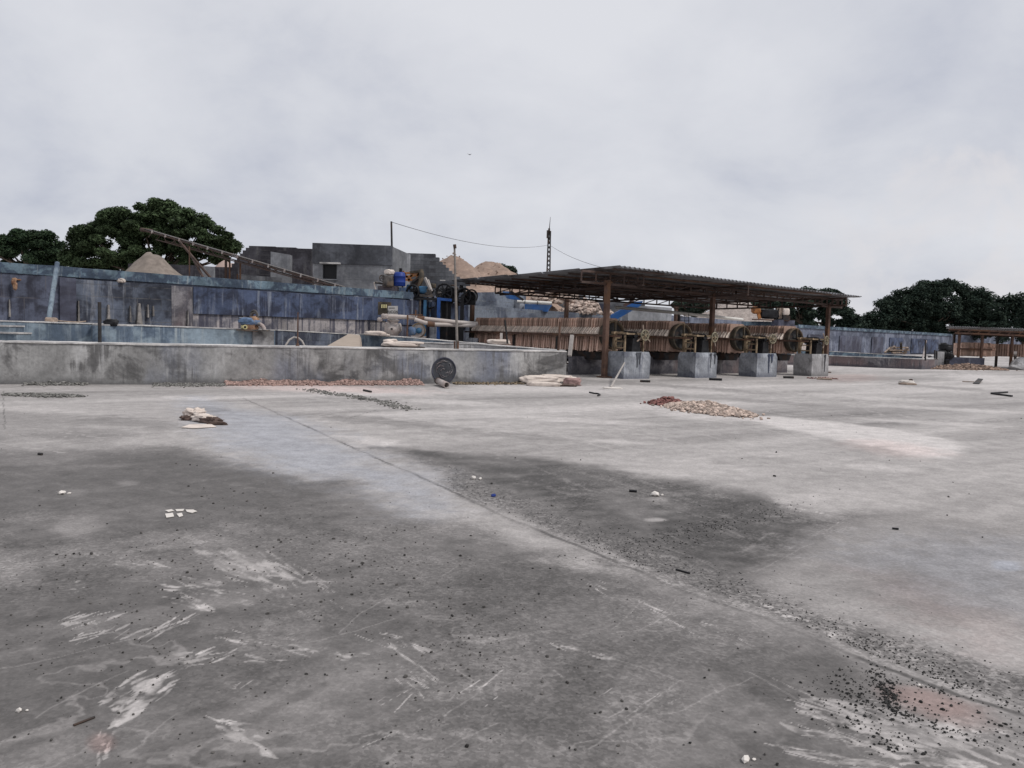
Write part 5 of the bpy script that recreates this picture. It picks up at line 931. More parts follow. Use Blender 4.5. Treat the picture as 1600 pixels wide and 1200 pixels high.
for x, y, dd in ((1062, 489.2, 42.9), (1060, 489, 42.8)): a = W(x, y, dd); t.part('pipe_support', MB().bar(Vector((a.x, a.y, 0)), a, .06), 'dark')
t = T('metal_grid', 'thin black mesh frame hanging below the long white pipe', 'grid', W(1070, 510, 43)); mb = MB()
for x in (1064, 1070, 1076): mb.bar(W(x, 490, 43.1), W(x, 508, 43.1), .025)
for y in (495, 501): mb.bar(W(1063, y, 43.1), W(1077, y + .4, 43.1), .025)
t.part('bars', mb, 'black')
t = T('screen_engine', 'dark engine with orange guard and pale sack above the teal wall under the shed', 'engine', W(1200, 499, 57)); t.part('engine_body', MB().lump(W(1201, 490.5, 57.3), (.68, .4, .33), 0, .2, seed=55, flat=False, sq=.4), 'black'); mb = MB(); mb.lump(W(1181, 484.5, 57), (.3, .25, .24), 0, .25, seed=56, flat=False); mb.bar(W(1184, 487, 57), W(1187, 498, 57), .2); t.part('orange_guard', mb, 'orange')
mb = MB(); mb.bar(W(1219, 481, 57), W(1217, 498, 57), .1); mb.bar(W(1220.5, 481, 57), W(1220, 498, 57), .08); mb.torus(W(1219, 484, 57), (.2, 1, 0), .2, .05); t.part('timber_stand', mb, 'wood'); t.part('white_sack', MB().lump(W(1228, 487.5, 57), (.24, .22, .25), 0, .15, seed=57, flat=False), 'sack'); t.part('sack_base', MB().box(W(1228, 497, 57), (.5, .4, .35)), 'dark')
mb = MB(); mb.bar(W(1176, 499, 57), W(1232, 501, 57), .35, .08); t.part('base_frame', mb, 'rust')
# ------------------------------------------------------------------ masts and wires, bird
t = T('roof_pole', 'thin upright pole on the right corner of the grey building roof', 'pole', W(612, 386, 45.15)); t.part('pole', MB().tube(W(612.3, 388, 45.15), W(611.5, 346, 45.15), .06, .055), 'dark')
b = W(856, 440, 90); t = T('telecom_mast', 'tall slim telecom mast with small antennas above the shed roof', 'mast', (b.x, 90, 0)); top = W(860, 339, 90); mid = W(858, 362, 90); mb = MB()
for k in range(3): a = 2 * math.pi * k / 3; o3 = Vector((math.cos(a), math.sin(a), 0)); mb.tube(Vector((b.x, 90, 0)) + o3 * .38, mid + o3 * .15, .085, n=6)
for k in range(26):
    t0 = k / 26; c0_ = Vector((b.x, 90, 0)).lerp(mid, t0); c1_ = Vector((b.x, 90, 0)).lerp(mid, (k + 1) / 26); w0 = .38 - .23 * t0
    for j in range(3): a = 2 * math.pi * j / 3; a2 = 2 * math.pi * (j + 1) / 3; mb.tube(c0_ + Vector((math.cos(a), math.sin(a), 0)) * w0, c1_ + Vector((math.cos(a2), math.sin(a2), 0)) * w0, .045, n=5)
t.part('lattice', mb, 'dark'); t.part('tip', MB().tube(mid, top, .06, .02), 'dark')
for (x, y, h) in ((855.6, 366, .9), (859.6, 367, .9), (858, 361, .6), (857, 377, .5)): c = W(x, y, 89.8); t.part('antenna', MB().box(c, (.22, .15, h)), 'dark')
def wire(a, b, sag, lab, r=.014):
    pts = [a.lerp(b, k / 20) - UP * sag * 4 * (k / 20) * (1 - k / 20) for k in range(21)]; single('overhead_wire', MB().path(pts, r, 5), 'wire', lab, 'wire', a, 'overhead wires')
wire(W(612, 347, 45.1), W(856, 383, 90), .75, 'sagging wire from the roof pole to the telecom mast', .016); wire(W(859, 383, 90), W(941, 418, 60), .25, 'wire from the telecom mast down to the shed roof', .018)
c = W(733.5, 241.5, 60); t = T('flying_bird', 'tiny dark bird flying in the open sky above the middle', 'bird', c); mb = MB(); mb.path([c + Vector((-.05, -.05, 0)), c, c + Vector((.09, .1, 0))], [.01, .035, .008], 6); t.part('body', mb, 'skyscreen')
for s in (-1, 1): mb = MB(); mb.hexa([c + Vector(v) for v in ((0, -.04, 0), (s * .18, -.02, .05), (s * .18, .01, .05), (0, .05, 0), (0, -.04, .01), (s * .18, -.02, .055), (s * .18, .01, .055), (0, .05, .01))]); t.part('wing', mb, 'skyscreen')
# ------------------------------------------------------------------ far shed at the right
D5 = 53.0
def r5(x, y, d=0): return W(x, y, D5 + d)
fs_ = T('far_shed', 'second open shed at the right edge with rusty roof beams', 'shed', G(1530, 578)); zr = r5(1500, 510).z
mb = MB(); nu = 120; vs = []; fc = []
xa, xb = r5(1470, 510).x, r5(1690, 510).x
for j in range(2):
    for i in range(nu + 1): vs.append(((xa + (xb - xa) * i / nu) * (1 + j * 7 / D5), D5 - .8 + j * 7, zr - .02 + .03 * (1 if i % 2 else -1) + .0 * j - .02 * (xb - xa) * i / nu * .3))
for i in range(nu): fc.append((i, i + 1, nu + 2 + i, nu + 1 + i))
mb.add(vs, fc); o = fs_.part('roof_sheet', mb, 'roof'); md = o.modifiers.new('thickness', 'SOLIDIFY'); md.thickness = .03
for dd in (-.6, 2.5, 5.5): mb = MB(); xk = xa * (1 + dd / D5); mb.bar((xk + .6, D5 + dd, zr - .22), (xb, D5 + dd, zr - .34), .1, .1); mb.bar((xk + 1.0, D5 + dd, zr - .46), (xb, D5 + dd, zr - .56), .08, .1); [mb.bar((xk + 1.0 + k * .7, D5 + dd, zr - .5), (xk + 1.35 + k * .7, D5 + dd, zr - .26), .05) for k in range(11)]; fs_.part('truss', mb, 'rust' if dd < 0 else 'brown')
for x, dd in ((1500, 0), (1536, 0), (1583, 0), (1492, 5), (1560, 5), (1640, 0)): a = r5(x, 512, dd); mb = MB(); mb.bar((a.x, a.y, 0), (a.x, a.y, zr - .4), .14); fs_.part('post', mb, 'rust' if dd == 0 else 'dark')
fp = T('far_filter_press', 'far filter press with tan upright plates under the right shed', 'press', G(1520, 575)); z0 = r5(1520, 556, 1).z; z1 = r5(1520, 536, 1).z; fp.part('rail', MB().bar(r5(1495, 545, .4), r5(1550, 546, .4), .06, .1), 'rust'); rg = random.Random(3)
for k in range(24):
    x = r5(1496 + k * 2.25, 545, 1).x; mb = MB(); hh_ = z1 + rg.uniform(-.08, .04); mb.box((x, D5 + 1, (z0 + hh_) / 2 + rg.uniform(-.04, .04)), (.055, .9, hh_ - z0)); mb.prism([(x - .02, D5 + .38, (z0 + z1) / 2 + .0), (x - .02, D5 + .55, (z0 + z1) / 2 + .22), (x - .02, D5 + .55, (z0 + z1) / 2 - .05)], (.04, 0, 0)); fp.part('press_plate', mb, 'plate')
for k in range(18): x = r5(1552 + k * 4.0, 545, 2.2).x; mb = MB(); mb.box((x, D5 + 2.4, (z0 + z1) / 2), (.12, .9, (z1 - z0) * 1.0)); fp.part('press_plate', mb, 'cloth')
mb = MB(); mb.box(((r5(1497, 0).x + r5(1572, 0).x) / 2, D5 - .2, .37), (r5(1572, 0).x - r5(1497, 0).x, .3, .74)); single('dark_low_wall', mb, 'farpanel', 'dark blue grey low wall under the far press at the right', 'wall', (r5(1535, 0).x, D5 - .2, 0))
single('pale_block', MB().box((r5(1491.5, 0).x, D5 - .9, .55), (.45, .5, 1.1)), 'frontpale', 'pale upright concrete block at the left end of the far press', 'block', (r5(1491.5, 0).x, D5 - .9, 0))
t = T('black_motor', 'black motor heap standing left of the far shed', 'motor', G(1477, 571)); mb = MB()
for k in range(7): mb.lump(r5(1474 + rg.uniform(-3, 9), 550 + rg.uniform(-9, 6), -.4 + rg.uniform(-.2, .2)), (.28, .28, .24), rg.random() * 6, .3, seed=60 + k, flat=False, nu=14, nv=9)
mb.tube(r5(1476, 560, -.4), G(1476, 569), .1); mb.box(r5(1479, 566, -1.2), (.25, .25, .3)); t.part('motor_body', mb, 'black')
mb = MB(); mb.prism([G(1573, 577.5), G(1640, 580), W(1640, 557, 53), W(1592, 558, 53), W(1581, 564, 52)], (.1, .3, -.35)); single('concrete_slab_heap', mb, 'frontpale', 'tilted pale broken slab at the right edge before the far shed', 'slab', G(1590, 577)); stick('short_post', G(1585.5, 574), r5(1586.5, 551, -.9), .09, 'greywood', 'short pale post beside the tilted slab', 'post', sq=True)
rubble('debris_heap', G(1512, 577), 2.6, .9, .34, 1300, .17, 'debris', 'brownish rubble spread before the far shed wall', seed=14); rubble('debris_heap', G(1470, 577), 2.2, .5, .08, 500, .13, 'debris', 'thin brown debris at the foot of the rounded tank', seed=15)
mb = MB(); mb.lump(G(1512, 574) + UP * .42, (1.0, .4, .10), .1, .1, seed=71); single('white_sheet', mb, 'powder', 'white sheet lying over the brown rubble by the far shed', 'sheet', G(1514, 571))
t = T('scrap_frame', 'brown scrap frame piled behind the teal tank wall', 'scrap', W(1400, 553, 60)); 
for (a, b) in (((1383, 551), (1392, 543)), ((1392, 543), (1418, 543)), ((1390, 547), (1420, 547)), ((1394, 551), (1416, 551)), ((1397, 541), (1398, 552)), ((1408, 536), (1408, 552)), ((1418, 543), (1412, 553)), ((1385, 550), (1412, 547))): t.part('scrap_bar', MB().bar(W(a[0], a[1], 59.5), W(b[0], b[1], 60), .16, .12), 'wood' if a[1] % 2 else 'olive')
for (x, y0, y1, lab) in ((1446, 562, 531, 'dark rod standing on the rounded tank, tallest of three'), (1460.5, 560, 547, 'short dark rod on the rounded end of the tank, left of two'), (1463.5, 560, 548, 'short dark rod on the rounded end of the tank, right of two')): a = G(x, y0 + 1.5, .62); b = W(x, y1, a.y); stick('tank_rod', a, b, .05, 'dark', lab, 'rod', 'rods on the rounded tank')
stick('white_rod', G(1446.5, 562, .62) + Vector((.02, .4, 0)), W(1447, 532, 49), .05, 'pump', 'pale rod standing behind the tallest dark rod', 'rod')
# ------------------------------------------------------------------ trees
def tree(name, label, blobs, d, leaf, size, nl, trunk, seed, mat2='bark', per=26, zmin=None, depth=1.0):
    rs = np.random.RandomState(seed); t = T(name, label, 'tree', (trunk[0][0], trunk[0][1], 0), 'trees beyond the walls'); px = d / FOC; C = []; Wt = []
    for (x, y, r) in blobs:
        c = W(x, y, d); n = max(6, int((r * px) ** 2 * 8)); 
        u = rs.normal(size=(n, 3)); u /= np.linalg.norm(u, axis=1)[:, None]; rad = (r * px) * (rs.rand(n) ** .33) * np.where(rs.rand(n) < .14, 1.12, .86); q_ = np.array(c) + u * rad[:, None] * np.array([1, 1.25 * depth, 1]) ; C.append(q_)
    C = np.concatenate(C); cl = .28 + .10 * rs.rand(len(C)); cl *= 1.45 * max(1, d / 75)
    per_ = max(8, int(nl / len(C))); n = per_ * len(C); ci = np.repeat(np.arange(len(C)), per_); v = rs.normal(size=(n, 3)); v /= np.linalg.norm(v, axis=1)[:, None]; v *= (rs.rand(n) ** .4)[:, None]; pos = C[ci] + v * cl[ci][:, None] * np.array([1.25, 1.25, .75])
    nr = rs.normal(size=(n, 3)) * .55 + np.array([0, 0, .75]) + v * .5; nr /= np.linalg.norm(nr, axis=1)[:, None]; a = np.cross(nr, rs.normal(size=(n, 3))); a /= np.linalg.norm(a, axis=1)[:, None]; b = np.cross(nr, a); s_ = size * (.6 + .7 * rs.rand(n))[:, None]
    P4 = np.stack([pos - a * s_ * .5, pos + b * s_ * .22 + nr * s_ * .05, pos + a * s_ * .5, pos - b * s_ * .22 + nr * s_ * .05], 1).reshape(-1, 3) - np.array(t.loc)
    me = bpy.data.meshes.new('crown'); me.vertices.add(len(P4)); me.vertices.foreach_set('co', P4.astype(np.float32).ravel()); me.loops.add(len(P4)); me.loops.foreach_set('vertex_index', np.arange(len(P4), dtype=np.int32)); me.polygons.add(n); me.polygons.foreach_set('loop_start', np.arange(0, n * 4, 4, dtype=np.int32)); me.update(calc_edges=True); me.materials.append(M[leaf]); objm('crown', me, t.o)
    mb = MB(); base, top_, r0 = trunk; mb.path([Vector((base[0], base[1], 0)), Vector((base[0] * .6 + top_[0] * .4 + .15, base[1], top_[2] * .5)), Vector(top_)], [r0, r0 * .75, r0 * .5], 9); t.part('trunk', mb, 'bark'); mb = MB()
    pick = rs.choice(len(C), min(26, len(C)), False)
    for k in pick: e = Vector(C[k]); m_ = Vector(top_).lerp(e, .5) + Vector((rs.normal() * .2, rs.normal() * .2, -.3)); mb.path([Vector(top_) - UP * .3, m_, e], [r0 * .4, r0 * .2, .03], 5, False)
    t.part('limbs', mb, 'bark')
def tk(x, y, d, r): a = W(x, y, d); return ((a.x, a.y), (a.x + .2, a.y, a.z), r)
tree('broad_tree', 'large broad green tree left of the grey building, behind the conveyor', [(130, 372, 24), (150, 356, 22), (170, 345, 16), (185, 350, 24), (212, 340, 24), (240, 334, 20), (256, 333, 17), (282, 340, 21), (304, 352, 20), (330, 363, 17), (352, 378, 15), (140, 398, 30), (180, 385, 38), (232, 375, 42), (285, 375, 34), (120, 384, 16), (325, 385, 20), (165, 415, 20), (205, 410, 30), (260, 405, 26), (300, 398, 18), (338, 392, 16), (116, 400, 16), (130, 418, 14), (295, 412, 12), (340, 404, 10), (174, 335, 6), (318, 350, 8), (362, 384, 8), (244, 322, 8), (262, 323, 7)], 58, 'leaf1', .27, 105000, tk(245, 425, 58, .42), 1)
tree('dark_tree', 'smaller dark tree at the far left edge above the blue wall', [(10, 385, 20), (30, 375, 13), (45, 383, 17), (68, 388, 18), (90, 392, 14), (20, 405, 24), (60, 408, 24), (92, 408, 14), (-20, 385, 24), (72, 370, 6), (-60, 390, 25), (34, 367, 7), (50, 372, 8)], 66, 'leaf3', .29, 36000, tk(40, 420, 66, .35), 2)
tree('dark_tree', 'large dark domed tree above the far blue wall at the right', [(1361, 495, 9), (1380, 478, 12), (1395, 470, 13), (1412, 464, 13), (1432, 460, 15), (1455, 456, 13), (1474, 452, 12), (1487, 450, 8), (1503, 455, 11), (1520, 460, 13), (1537, 468, 12), (1546, 478, 9), (1400, 490, 20), (1435, 484, 24), (1475, 480, 26), (1515, 482, 22), (1385, 500, 16), (1420, 505, 16), (1460, 505, 18), (1500, 505, 18), (1540, 495, 14), (1370, 505, 8), (1352, 504, 6), (1345, 511, 6), (1356, 512, 7), (1370, 514, 9), (1390, 515, 10), (1410, 517, 10), (1440, 518, 11), (1470, 519, 11), (1500, 520, 12), (1530, 515, 14), (1465, 446, 5), (1481, 443, 5), (1440, 446, 6)], 135, 'leaf2', .50, 80000, tk(1450, 510, 135, .6), 3)
tree('dark_tree', 'dark tree at the right edge behind the far shed roof', [(1575, 471, 11), (1560, 490, 12), (1595, 475, 14), (1590, 495, 18), (1620, 480, 20), (1560, 505, 12), (1548, 515, 14), (1570, 518, 14), (1600, 520, 14), (1610, 505, 18), (1650, 490, 20)], 130, 'leaf2', .6, 20000, tk(1600, 510, 130, .5), 4)
tree('dark_tree', 'dark round tree behind the right end of the open shed', [(1185, 478, 12), (1205, 470, 15), (1230, 468, 17), (1258, 466, 17), (1285, 466, 14), (1305, 473, 13), (1320, 482, 12), (1200, 492, 13), (1230, 492, 15), (1262, 490, 16), (1295, 490, 15), (1325, 494, 10), (1334, 500, 7), (1278, 460, 10), (1303, 462, 7), (1338, 505, 5), (1190, 503, 8), (1215, 505, 9), (1240, 506, 9), (1265, 507, 9), (1290, 508, 9), (1315, 509, 8), (1335, 511, 6)], 110, 'leaf2', .52, 30000, tk(1250, 500, 110, .5), 5)
tree('dark_tree', 'dark bushes seen under the shed between the gravel heaps', [(1062, 478, 10), (1080, 482, 12), (1100, 478, 12), (1170, 492, 9), (1182, 486, 9), (1160, 498, 6)], 100, 'leaf2', .5, 12000, tk(1085, 492, 100, .3), 6)
tree('small_tree', 'small dark treetop peeking over the flat tan sand heap', [(784, 421, 7), (794, 423, 8), (800, 430, 7), (790, 434, 9), (780, 430, 6)], 85, 'leaf2', .42, 5000, tk(792, 440, 85, .2), 7)
# ------------------------------------------------------------------ things lying in the yard
c = G(1098, 640); rubble('rubble_pile', G(1106, 642), 1.32, .60, .19, 2300, .088, 'rubble', 'flat pile of broken pale stones lying in the middle of the yard', 'rubble', R_(-64), 21); rubble('dark_rubble', G(1044, 632.5), .45, .34, .17, 320, .10, 'rubbledark', 'reddish brown stones at the left end of the pale rubble pile', 'rubble', R_(-14), 22)
def strip_rub(name, a, b, w, n, size, h, mat, label, seed=0, stuff=False, cat='rubble'):
    rg = random.Random(seed); mb = MB(); n__, d__ = perp(a, b)
    for k in range(n):
        t_ = rg.random(); hh_ = .5 + .5 * mnoise.noise(Vector((t_ * 9, seed, 0))); o_ = abs(rg.gauss(0, .42)) * w; c_ = a.lerp(b, t_) + n__ * (o_ + .02); mb.rock((c_.x, c_.y, size * .2 + h * hh_ * max(0, 1 - o_ / w) * rg.random()), size * rg.uniform(.5, 1.3), .7, rg)
    o = single(name, mb, mat, label, cat, a)
    return o
strip_rub('red_rubble', G(352, 600.8), G(655, 600.2), .42, 4200, .075, .20, 'rubblered', 'strip of reddish broken stone along the foot of the grey wall', 31)
strip_rub('leaf_litter', G(706, 600), G(812, 599.6), .35, 500, .07, .08, 'litter', 'brown litter along the foot of the grey wall right of the round patch', 32, cat='litter')
strip_rub('grey_gravel_strip', G(240, 601), G(352, 601), .7, 900, .05, .08, 'gravel', 'grey gravel along the wall foot left of the red rubble', 33, cat='gravel'); strip_rub('grey_gravel_strip', G(40, 601), G(140, 601), .35, 260, .06, .12, 'gravel', 'thin grey gravel along the wall foot at the far left', 36, cat='gravel')
rubble('gravel_patch', G(68, 618.5), .85, .35, .04, 420, .055, 'gravel', 'round patch of grey gravel near the wall at the left', 'gravel', 0, 34)
def trail(name, pts, w, n, size, mat, label, seed, cat='gravel'):
    rg = random.Random(seed); P = [G(*p_) for p_ in pts]; mb = MB()
    for k in range(n): i = rg.randrange(len(P) - 1); c_ = P[i].lerp(P[i + 1], rg.random()); s_ = size * rg.uniform(.4, 1.3); mb.rock((c_.x + rg.gauss(0, w), c_.y + rg.gauss(0, w * .8), s_ * .2), s_, .6, rg)
    return single(name, mb, mat, label, cat, P[0])
trail('gravel_trail', [(478, 608), (520, 616), (560, 621), (600, 629), (642, 641)], .13, 520, .055, 'gravel', 'thin curved trail of grey gravel before the red rubble', 35)['kind'] = 'stuff'
def stuff(name, mb, mat): o = objm(name, mb.mesh(name, M[mat]), None); o['kind'] = 'stuff'; o['label'] = 'fine loose grit scattered over the concrete yard'; o['category'] = 'grit'; return o
rg = random.Random(77); mb = MB()
def scat(n, x0, x1, y0, y1, s0, s1, gx=None):
    for k in range(int(n * .5)):
        if gx: x, y = rg.gauss(gx[0], x0), rg.gauss(gx[1], y0)
        else: x = rg.uniform(x0, x1); y = y0 + (y1 - y0) * rg.random()
        if y < 612 or y > 1230: continue
        g_ = G(x, y); s_ = .62 * rg.uniform(s0, s1) ** 1.0 * rg.uniform(.5, 1.3) * (1 if rg.random() > .12 else 1.6); mb.rock((g_.x, g_.y, s_ * .22), s_, .7, rg)
scat(330, 120, 0, 60, 0, .012, .026, (600, 880)); scat(260, 160, 0, 40, 0, .010, .024, (380, 900)); scat(120, 90, 0, 25, 0, .012, .026, (500, 850)); scat(420, 0, 1000, 760, 1200, .008, .02); scat(260, 45, 0, 35, 0, .009, .020, (720, 1000)); scat(90, 30, 0, 20, 0, .010, .022, (360, 785)); scat(200, 0, 700, 950, 1200, .006, .014); scat(160, 300, 0, 60, 0, .010, .022, (700, 960)); scat(160, 800, 1600, 900, 1200, .007, .016); scat(120, 0, 1600, 640, 800, .015, .04)
scat(90, 90, 0, 20, 0, .012, .025, (160, 870)); scat(180, 120, 0, 40, 0, .008, .02, (140, 960)); scat(110, 60, 0, 30, 0, .01, .02, (240, 1010)); stuff('grit', mb, 'pebble')
mb = MB()
J = [(700, 755), (760, 783), (900, 838), (1000, 880), (1080, 905), (1200, 945), (1300, 990), (1400, 1030), (1500, 1070), (1600, 1110)]
for k in range(900):
    i = rg.choice((0, 1, 2, 2, 3, 4, 5, 6, 6, 7, 7, 8)); a, b = J[i], J[i + 1]; t_ = rg.random(); x = a[0] + (b[0] - a[0]) * t_; y = a[1] + (b[1] - a[1]) * t_ - abs(rg.gauss(0, 24)) + 8; g_ = G(x, y); s_ = rg.uniform(.004, .012); mb.rock((g_.x, g_.y, s_ * .2), s_, .7, rg)
for k in range(300):
    x = rg.gauss(1100, 80); y = 826 - (x - 1100) * .23 + rg.gauss(0, 9); g_ = G(x, y); s_ = rg.uniform(.006, .015); mb.rock((g_.x, g_.y, s_ * .2), s_, .7, rg)
stuff('joint_grit', mb, 'coal')['label'] = 'dark grit swept along the slab joint'
mb = MB()       # coal spill
def coal(n, gx, gy, sx, sy, sl, s0, s1):
    for k in range(n):
        x = rg.gauss(gx, sx); y = gy + (x - gx) * sl + rg.gauss(0, sy); g_ = G(x, y); s_ = .66 * rg.uniform(s0, s1) * rg.choice((.5, .7, .8, 1, 1.5)); mb.rock((g_.x, g_.y, s_ * .22), s_, .7, rg)
coal(190, 1384, 1080, 13, 12, 1.3, .010, .019); coal(200, 1360, 1085, 40, 17, .25, .008, .016); coal(110, 1320, 1080, 35, 22, .1, .008, .018); coal(110, 1440, 1128, 50, 5, .32, .01, .022); coal(60, 1450, 1075, 40, 5, .28, .01, .02); coal(40, 1440, 1100, 40, 12, .2, .011, .02); coal(70, 1400, 1165, 30, 12, .2, .01, .018); coal(50, 1340, 1130, 30, 14, .2, .01, .018); coal(80, 1560, 1150, 40, 20, .2, .01, .018)
o = single('coal_spill', mb, 'coal', 'spill of black coal chips around a pink powder patch, bottom right', 'coal', G(1385, 1085)); o['kind'] = 'stuff'
# single stones one can point at
rk = MB(); rk.rock((0, 0, .3), 1.0, .65, random.Random(4)); rk2 = MB(); rk2.rock((0, 0, .3), 1.0, .65, random.Random(9))
PM = [rk.mesh('pebble', M['pebble']), rk2.mesh('pebble', M['coal'])]
spots = [(98, 773, .035), (297, 727, .03), (308, 728, .03), (62, 921, .022), (124, 865, .02), (842, 929, .028), (1108, 1048, .022), (1101, 1060, .02), (790, 993, .018), (508, 1055, .018), (735, 1024, .018), (1153, 1014, .018), (805, 716, .035), (1078, 1162, .02), (80, 1158, .022), (96, 1091, .018), (930, 1083, .02), (1048, 884, .018), (640, 930, .018), (345, 838, .02), (450, 1100, .016), (650, 1068, .016), (1480, 806, .03), (1535, 840, .025), (980, 937, .016), (1180, 1145, .018), (1195, 1180, .02), (890, 1170, .018), (700, 880, .018), (540, 870, .018)]
for i, (x, y, s_) in enumerate(spots): g_ = G(x, y); o = objm('pebble', PM[i % 2], None, g_); o.scale = (s_ * .75, s_ * .75, s_ * .75); o.rotation_euler.z = i; tag(o, 'single small dark stone lying loose on the open concrete', 'stone', 'single dark stones on the yard')
for (x, y, s_, lab) in ((97.5, 772, .06, 'white stone alone on the dark concrete at the left'), (1023, 775, .085, 'largest white stone, on the dark patch of concrete'), (740, 749, .08, 'white chip at the upper edge of the dark patch'), (30, 1112, .03, 'yellowish white pebble near the lower left corner'), (1166, 1189, .035, 'pale flat pebble at the very bottom edge'), (1436, 1072, .02, 'white pebble beside the coal chips')):
    mb = MB(); g_ = G(x, y); mb.rock((g_.x, g_.y, s_ * .25), s_, .6, random.Random(int(x))); mb.rock((g_.x + s_ * .9, g_.y + s_ * .2, s_ * .12), s_ * .5, .6, random.Random(int(y))); single('white_stone', mb, 'chalk', lab, 'stone', g_)
mb = MB(); g_ = G(771, 776); mb.lump(g_ + UP * .012, (.02, .015, .012), .3, .5, seed=80); single('blue_scrap', mb, 'barrel', 'scrap of blue plastic on the dark patch beside the joint', 'scrap', g_)
# crumpled sack
g_ = G(312, 660); t = T('crumpled_sack', 'crumpled dirty pink white sack alone on the left of the yard', 'sack', g_)
mb = MB(); mb.lump(G(305, 654) + UP * .08, (.18, .14, .085), R_(-30), .5, 3, seed=81, nu=40, nv=24, sq=.8); mb.lump(G(318, 659) + UP * .06, (.19, .10, .06), R_(-25), .6, 3, seed=82, nu=40, nv=24, sq=.8); t.part('sack_body', mb, 'sack')
mb = MB(); mb.lump(G(331, 661) + UP * .035, (.16, .09, .05), R_(-30), .7, 3, seed=83, nu=30, nv=18); mb.lump(G(296, 656) + UP * .03, (.12, .10, .04), .4, .4, 3, seed=84); mb.lump(G(340, 664) + UP * .02, (.12, .04, .03), R_(10), .5, seed=85); t.part('shadow_folds', mb, 'sackdark')  # dark lumps paint the sack's shadow side and underside
def sheetlet(name, pts, mat, label, cat, z=.006, th=.006): P_ = [G(a, b) + UP * (z + .006 * random.random()) for a, b in pts]; return single(name, MB().prism(P_, (0, 0, th)), mat, label, cat, P_[0])
sheetlet('torn_paper', [(283, 669), (296, 664.5), (330, 664), (338, 668), (318, 669.5), (300, 670)], 'sack', 'flat torn pale sheet lying in front of the crumpled sack', 'sheet')
t = T('torn_label', 'torn scraps of white paper on the dark concrete at the left', 'paper', G(280, 802))
for i, pts in enumerate(([(258, 798.5), (268, 797), (272, 799), (263, 801)], [(274, 797), (288, 796.5), (286, 799.5), (276, 800)], [(290, 797.5), (302, 797.5), (308, 800), (300, 802.5), (292, 801)], [(258, 804), (270, 802.5), (272, 808), (260, 810)], [(276, 804), (284, 802.5), (286, 807), (280, 809)])):
    P_ = [G(a, b) + UP * .005 for a, b in pts]; t.part('paper_scrap', MB().prism(P_, (0, 0, .003)), 'powder')
# big white sack by the wall end
t = T('large_sack', 'long folded white sack lying at the foot of the grey wall near its right end', 'sack', G(858, 601)); mb = MB(); mb.lump(G(843, 600) + UP * .13, (.62, .32, .14), R_(12), .25, 2.4, seed=91, nu=40, nv=22, sq=.7); mb.lump(G(868, 600) + UP * .17, (.62, .3, .12), R_(14), .35, 2.6, seed=92, nu=40, nv=22, sq=.7); mb.lump(G(848, 603) + UP * .05, (.5, .2, .06), R_(-4), .3, 2, seed=93); t.part('sack_body', mb, 'sack')
mb = MB(); mb.lump(G(894, 602) + UP * .10, (.24, .22, .12), .2, .4, 3, seed=94); t.part('pink_end', mb, 'sackpink'); mb = MB(); mb.lump(G(878, 603.5) + UP * .03, (.42, .15, .04), .1, .4, seed=95); t.part('dark_underside', mb, 'sackdark')  # dark lump puts the shade under the sack into colour
# short pipe
a, b = G(684, 601.5) + UP * .12, G(698, 607) + UP * .09; t = T('short_pipe', 'short pale pipe end lying open on the ground below the round patch', 'pipe', G(691, 604)); d_ = (b - a).normalized()
mb = MB(); mb.lathe(a, d_, [(0, 0), (0, .085), ((b - a).length, .09), ((b - a).length, .07), (.05, .065), (.05, 0)], 20); t.part('pipe', mb, 'pump'); mb = MB(); mb.lathe(a - d_ * .02, d_, [(0, 0), (0, .1), (.07, .1), (.07, .086)], 16); t.part('collar', mb, 'dark')
# leaning stick
t = T('leaning_stick', 'pale stick leaning on the nearest concrete block', 'stick', G(954, 607)); t.part('stick', MB().tube(G(954, 607) + UP * .03, W(976, 566.5, G(985, 592).y - .14), .035, .028), 'greywood'); t.part('mud_foot', MB().lump(G(957, 607) + UP * .01, (.28, .12, .03), 0, .2, seed=97), 'powder')
single('curved_cable', MB().path([G(921, 614) + UP * .02, G(928, 615.5) + UP * .02, G(935, 616.2) + UP * .02, G(937.5, 618) + UP * .02, G(934, 619.5) + UP * .02], .02, 7), 'black', 'short bent black cable on the ground before the first block', 'cable', G(930, 616))
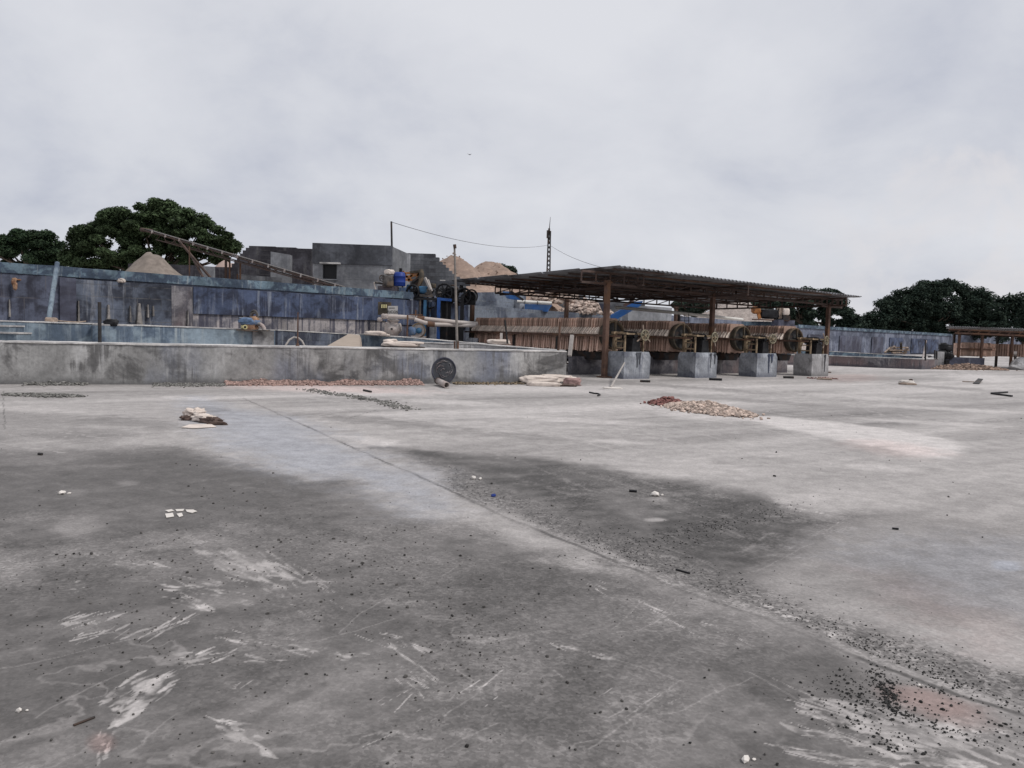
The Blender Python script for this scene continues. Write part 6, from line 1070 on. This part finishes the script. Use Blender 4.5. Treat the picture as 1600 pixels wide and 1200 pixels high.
# shovel, angle iron, heaps at the right
t = T('shovel', 'shovel lying on the ground at the right', 'shovel', G(1520, 598)); t.part('handle', MB().tube(G(1504, 597) + UP * .03, G(1522, 598.6) + UP * .05, .02), 'wood'); mb = MB(); a, b, c_, d2 = [G(*v) + UP * h for v, h in (((1520, 600), .01), ((1530, 600.5), .01), ((1536, 596.2), .10), ((1528, 596), .12))]; mb.hexa([a, b, c_, d2, a + UP * .02, b + UP * .02, c_ + UP * .02, d2 + UP * .02]); t.part('blade', mb, 'dark')
t = T('angle_iron', 'two black iron bars joined in a V lying on the ground near the right edge', 'iron bar', G(1565, 616)); t.part('bar', MB().bar(G(1549, 615.6) + UP * .03, G(1574, 614) + UP * .03, .05, .05), 'black'); t.part('bar', MB().bar(G(1549, 616) + UP * .03, G(1581, 620.2) + UP * .03, .06, .05), 'black')
t = T('mortar_tray', 'small heap of white mortar in a brown tray at the right', 'tray', G(1418, 600)); t.part('tray', MB().lump(G(1418, 601) + UP * .03, (.30, .2, .04), 0, .15, seed=98), 'wood'); t.part('mortar', MB().lump(G(1416, 600) + UP * .07, (.24, .16, .07), 0, .4, seed=99), 'powder'); t.part('trowel', MB().lump(G(1423, 599) + UP * .12, (.06, .05, .05), 0, .3, seed=100), 'dark')
for (x0, y0, x1, y1, m_, lab, w) in ((1394, 827, 1404, 828, 'black', 'short black bar alone on the concrete at the right', .018), (983, 768.5, 995, 769.5, 'black', 'small black stick on the dark patch left of the white stone', .025), (568, 611, 580, 613.5, 'dark', 'dark wood splinter before the red rubble', .05), (560, 624.3, 570, 624.6, 'dark', 'thin dark splinter below the gravel trail', .03), (1056, 891, 1078, 897, 'black', 'thin curved black twig at the slab joint', .012), (115, 1135, 148, 1122, 'dark', 'dark twig near the lower left corner', .010), (60, 711, 66, 711.5, 'dark', 'tiny dark stick at the left of the yard', .03), (1276, 593, 1300, 594, 'wood', 'thin brown board at the foot of the last block', .08), (1224, 591, 1240, 591.5, 'dark', 'dark bent sheet between the third and last blocks', .1), (1000, 597, 1016, 597.6, 'dark', 'dark debris strip in front of the nearest block', .08), (1108, 594, 1128, 595, 'black', 'black debris at the foot of the second block', .09)):
    stick('loose_stick', G(x0, y0) + UP * w * .5, G(x1, y1) + UP * w * .5, w / 2, m_, lab, 'stick')
rubble('block_foot_debris', G(1284, 592), .7, .2, .06, 90, .07, 'rubbledark', 'brown crumbs at the foot of the last concrete block', seed=41)
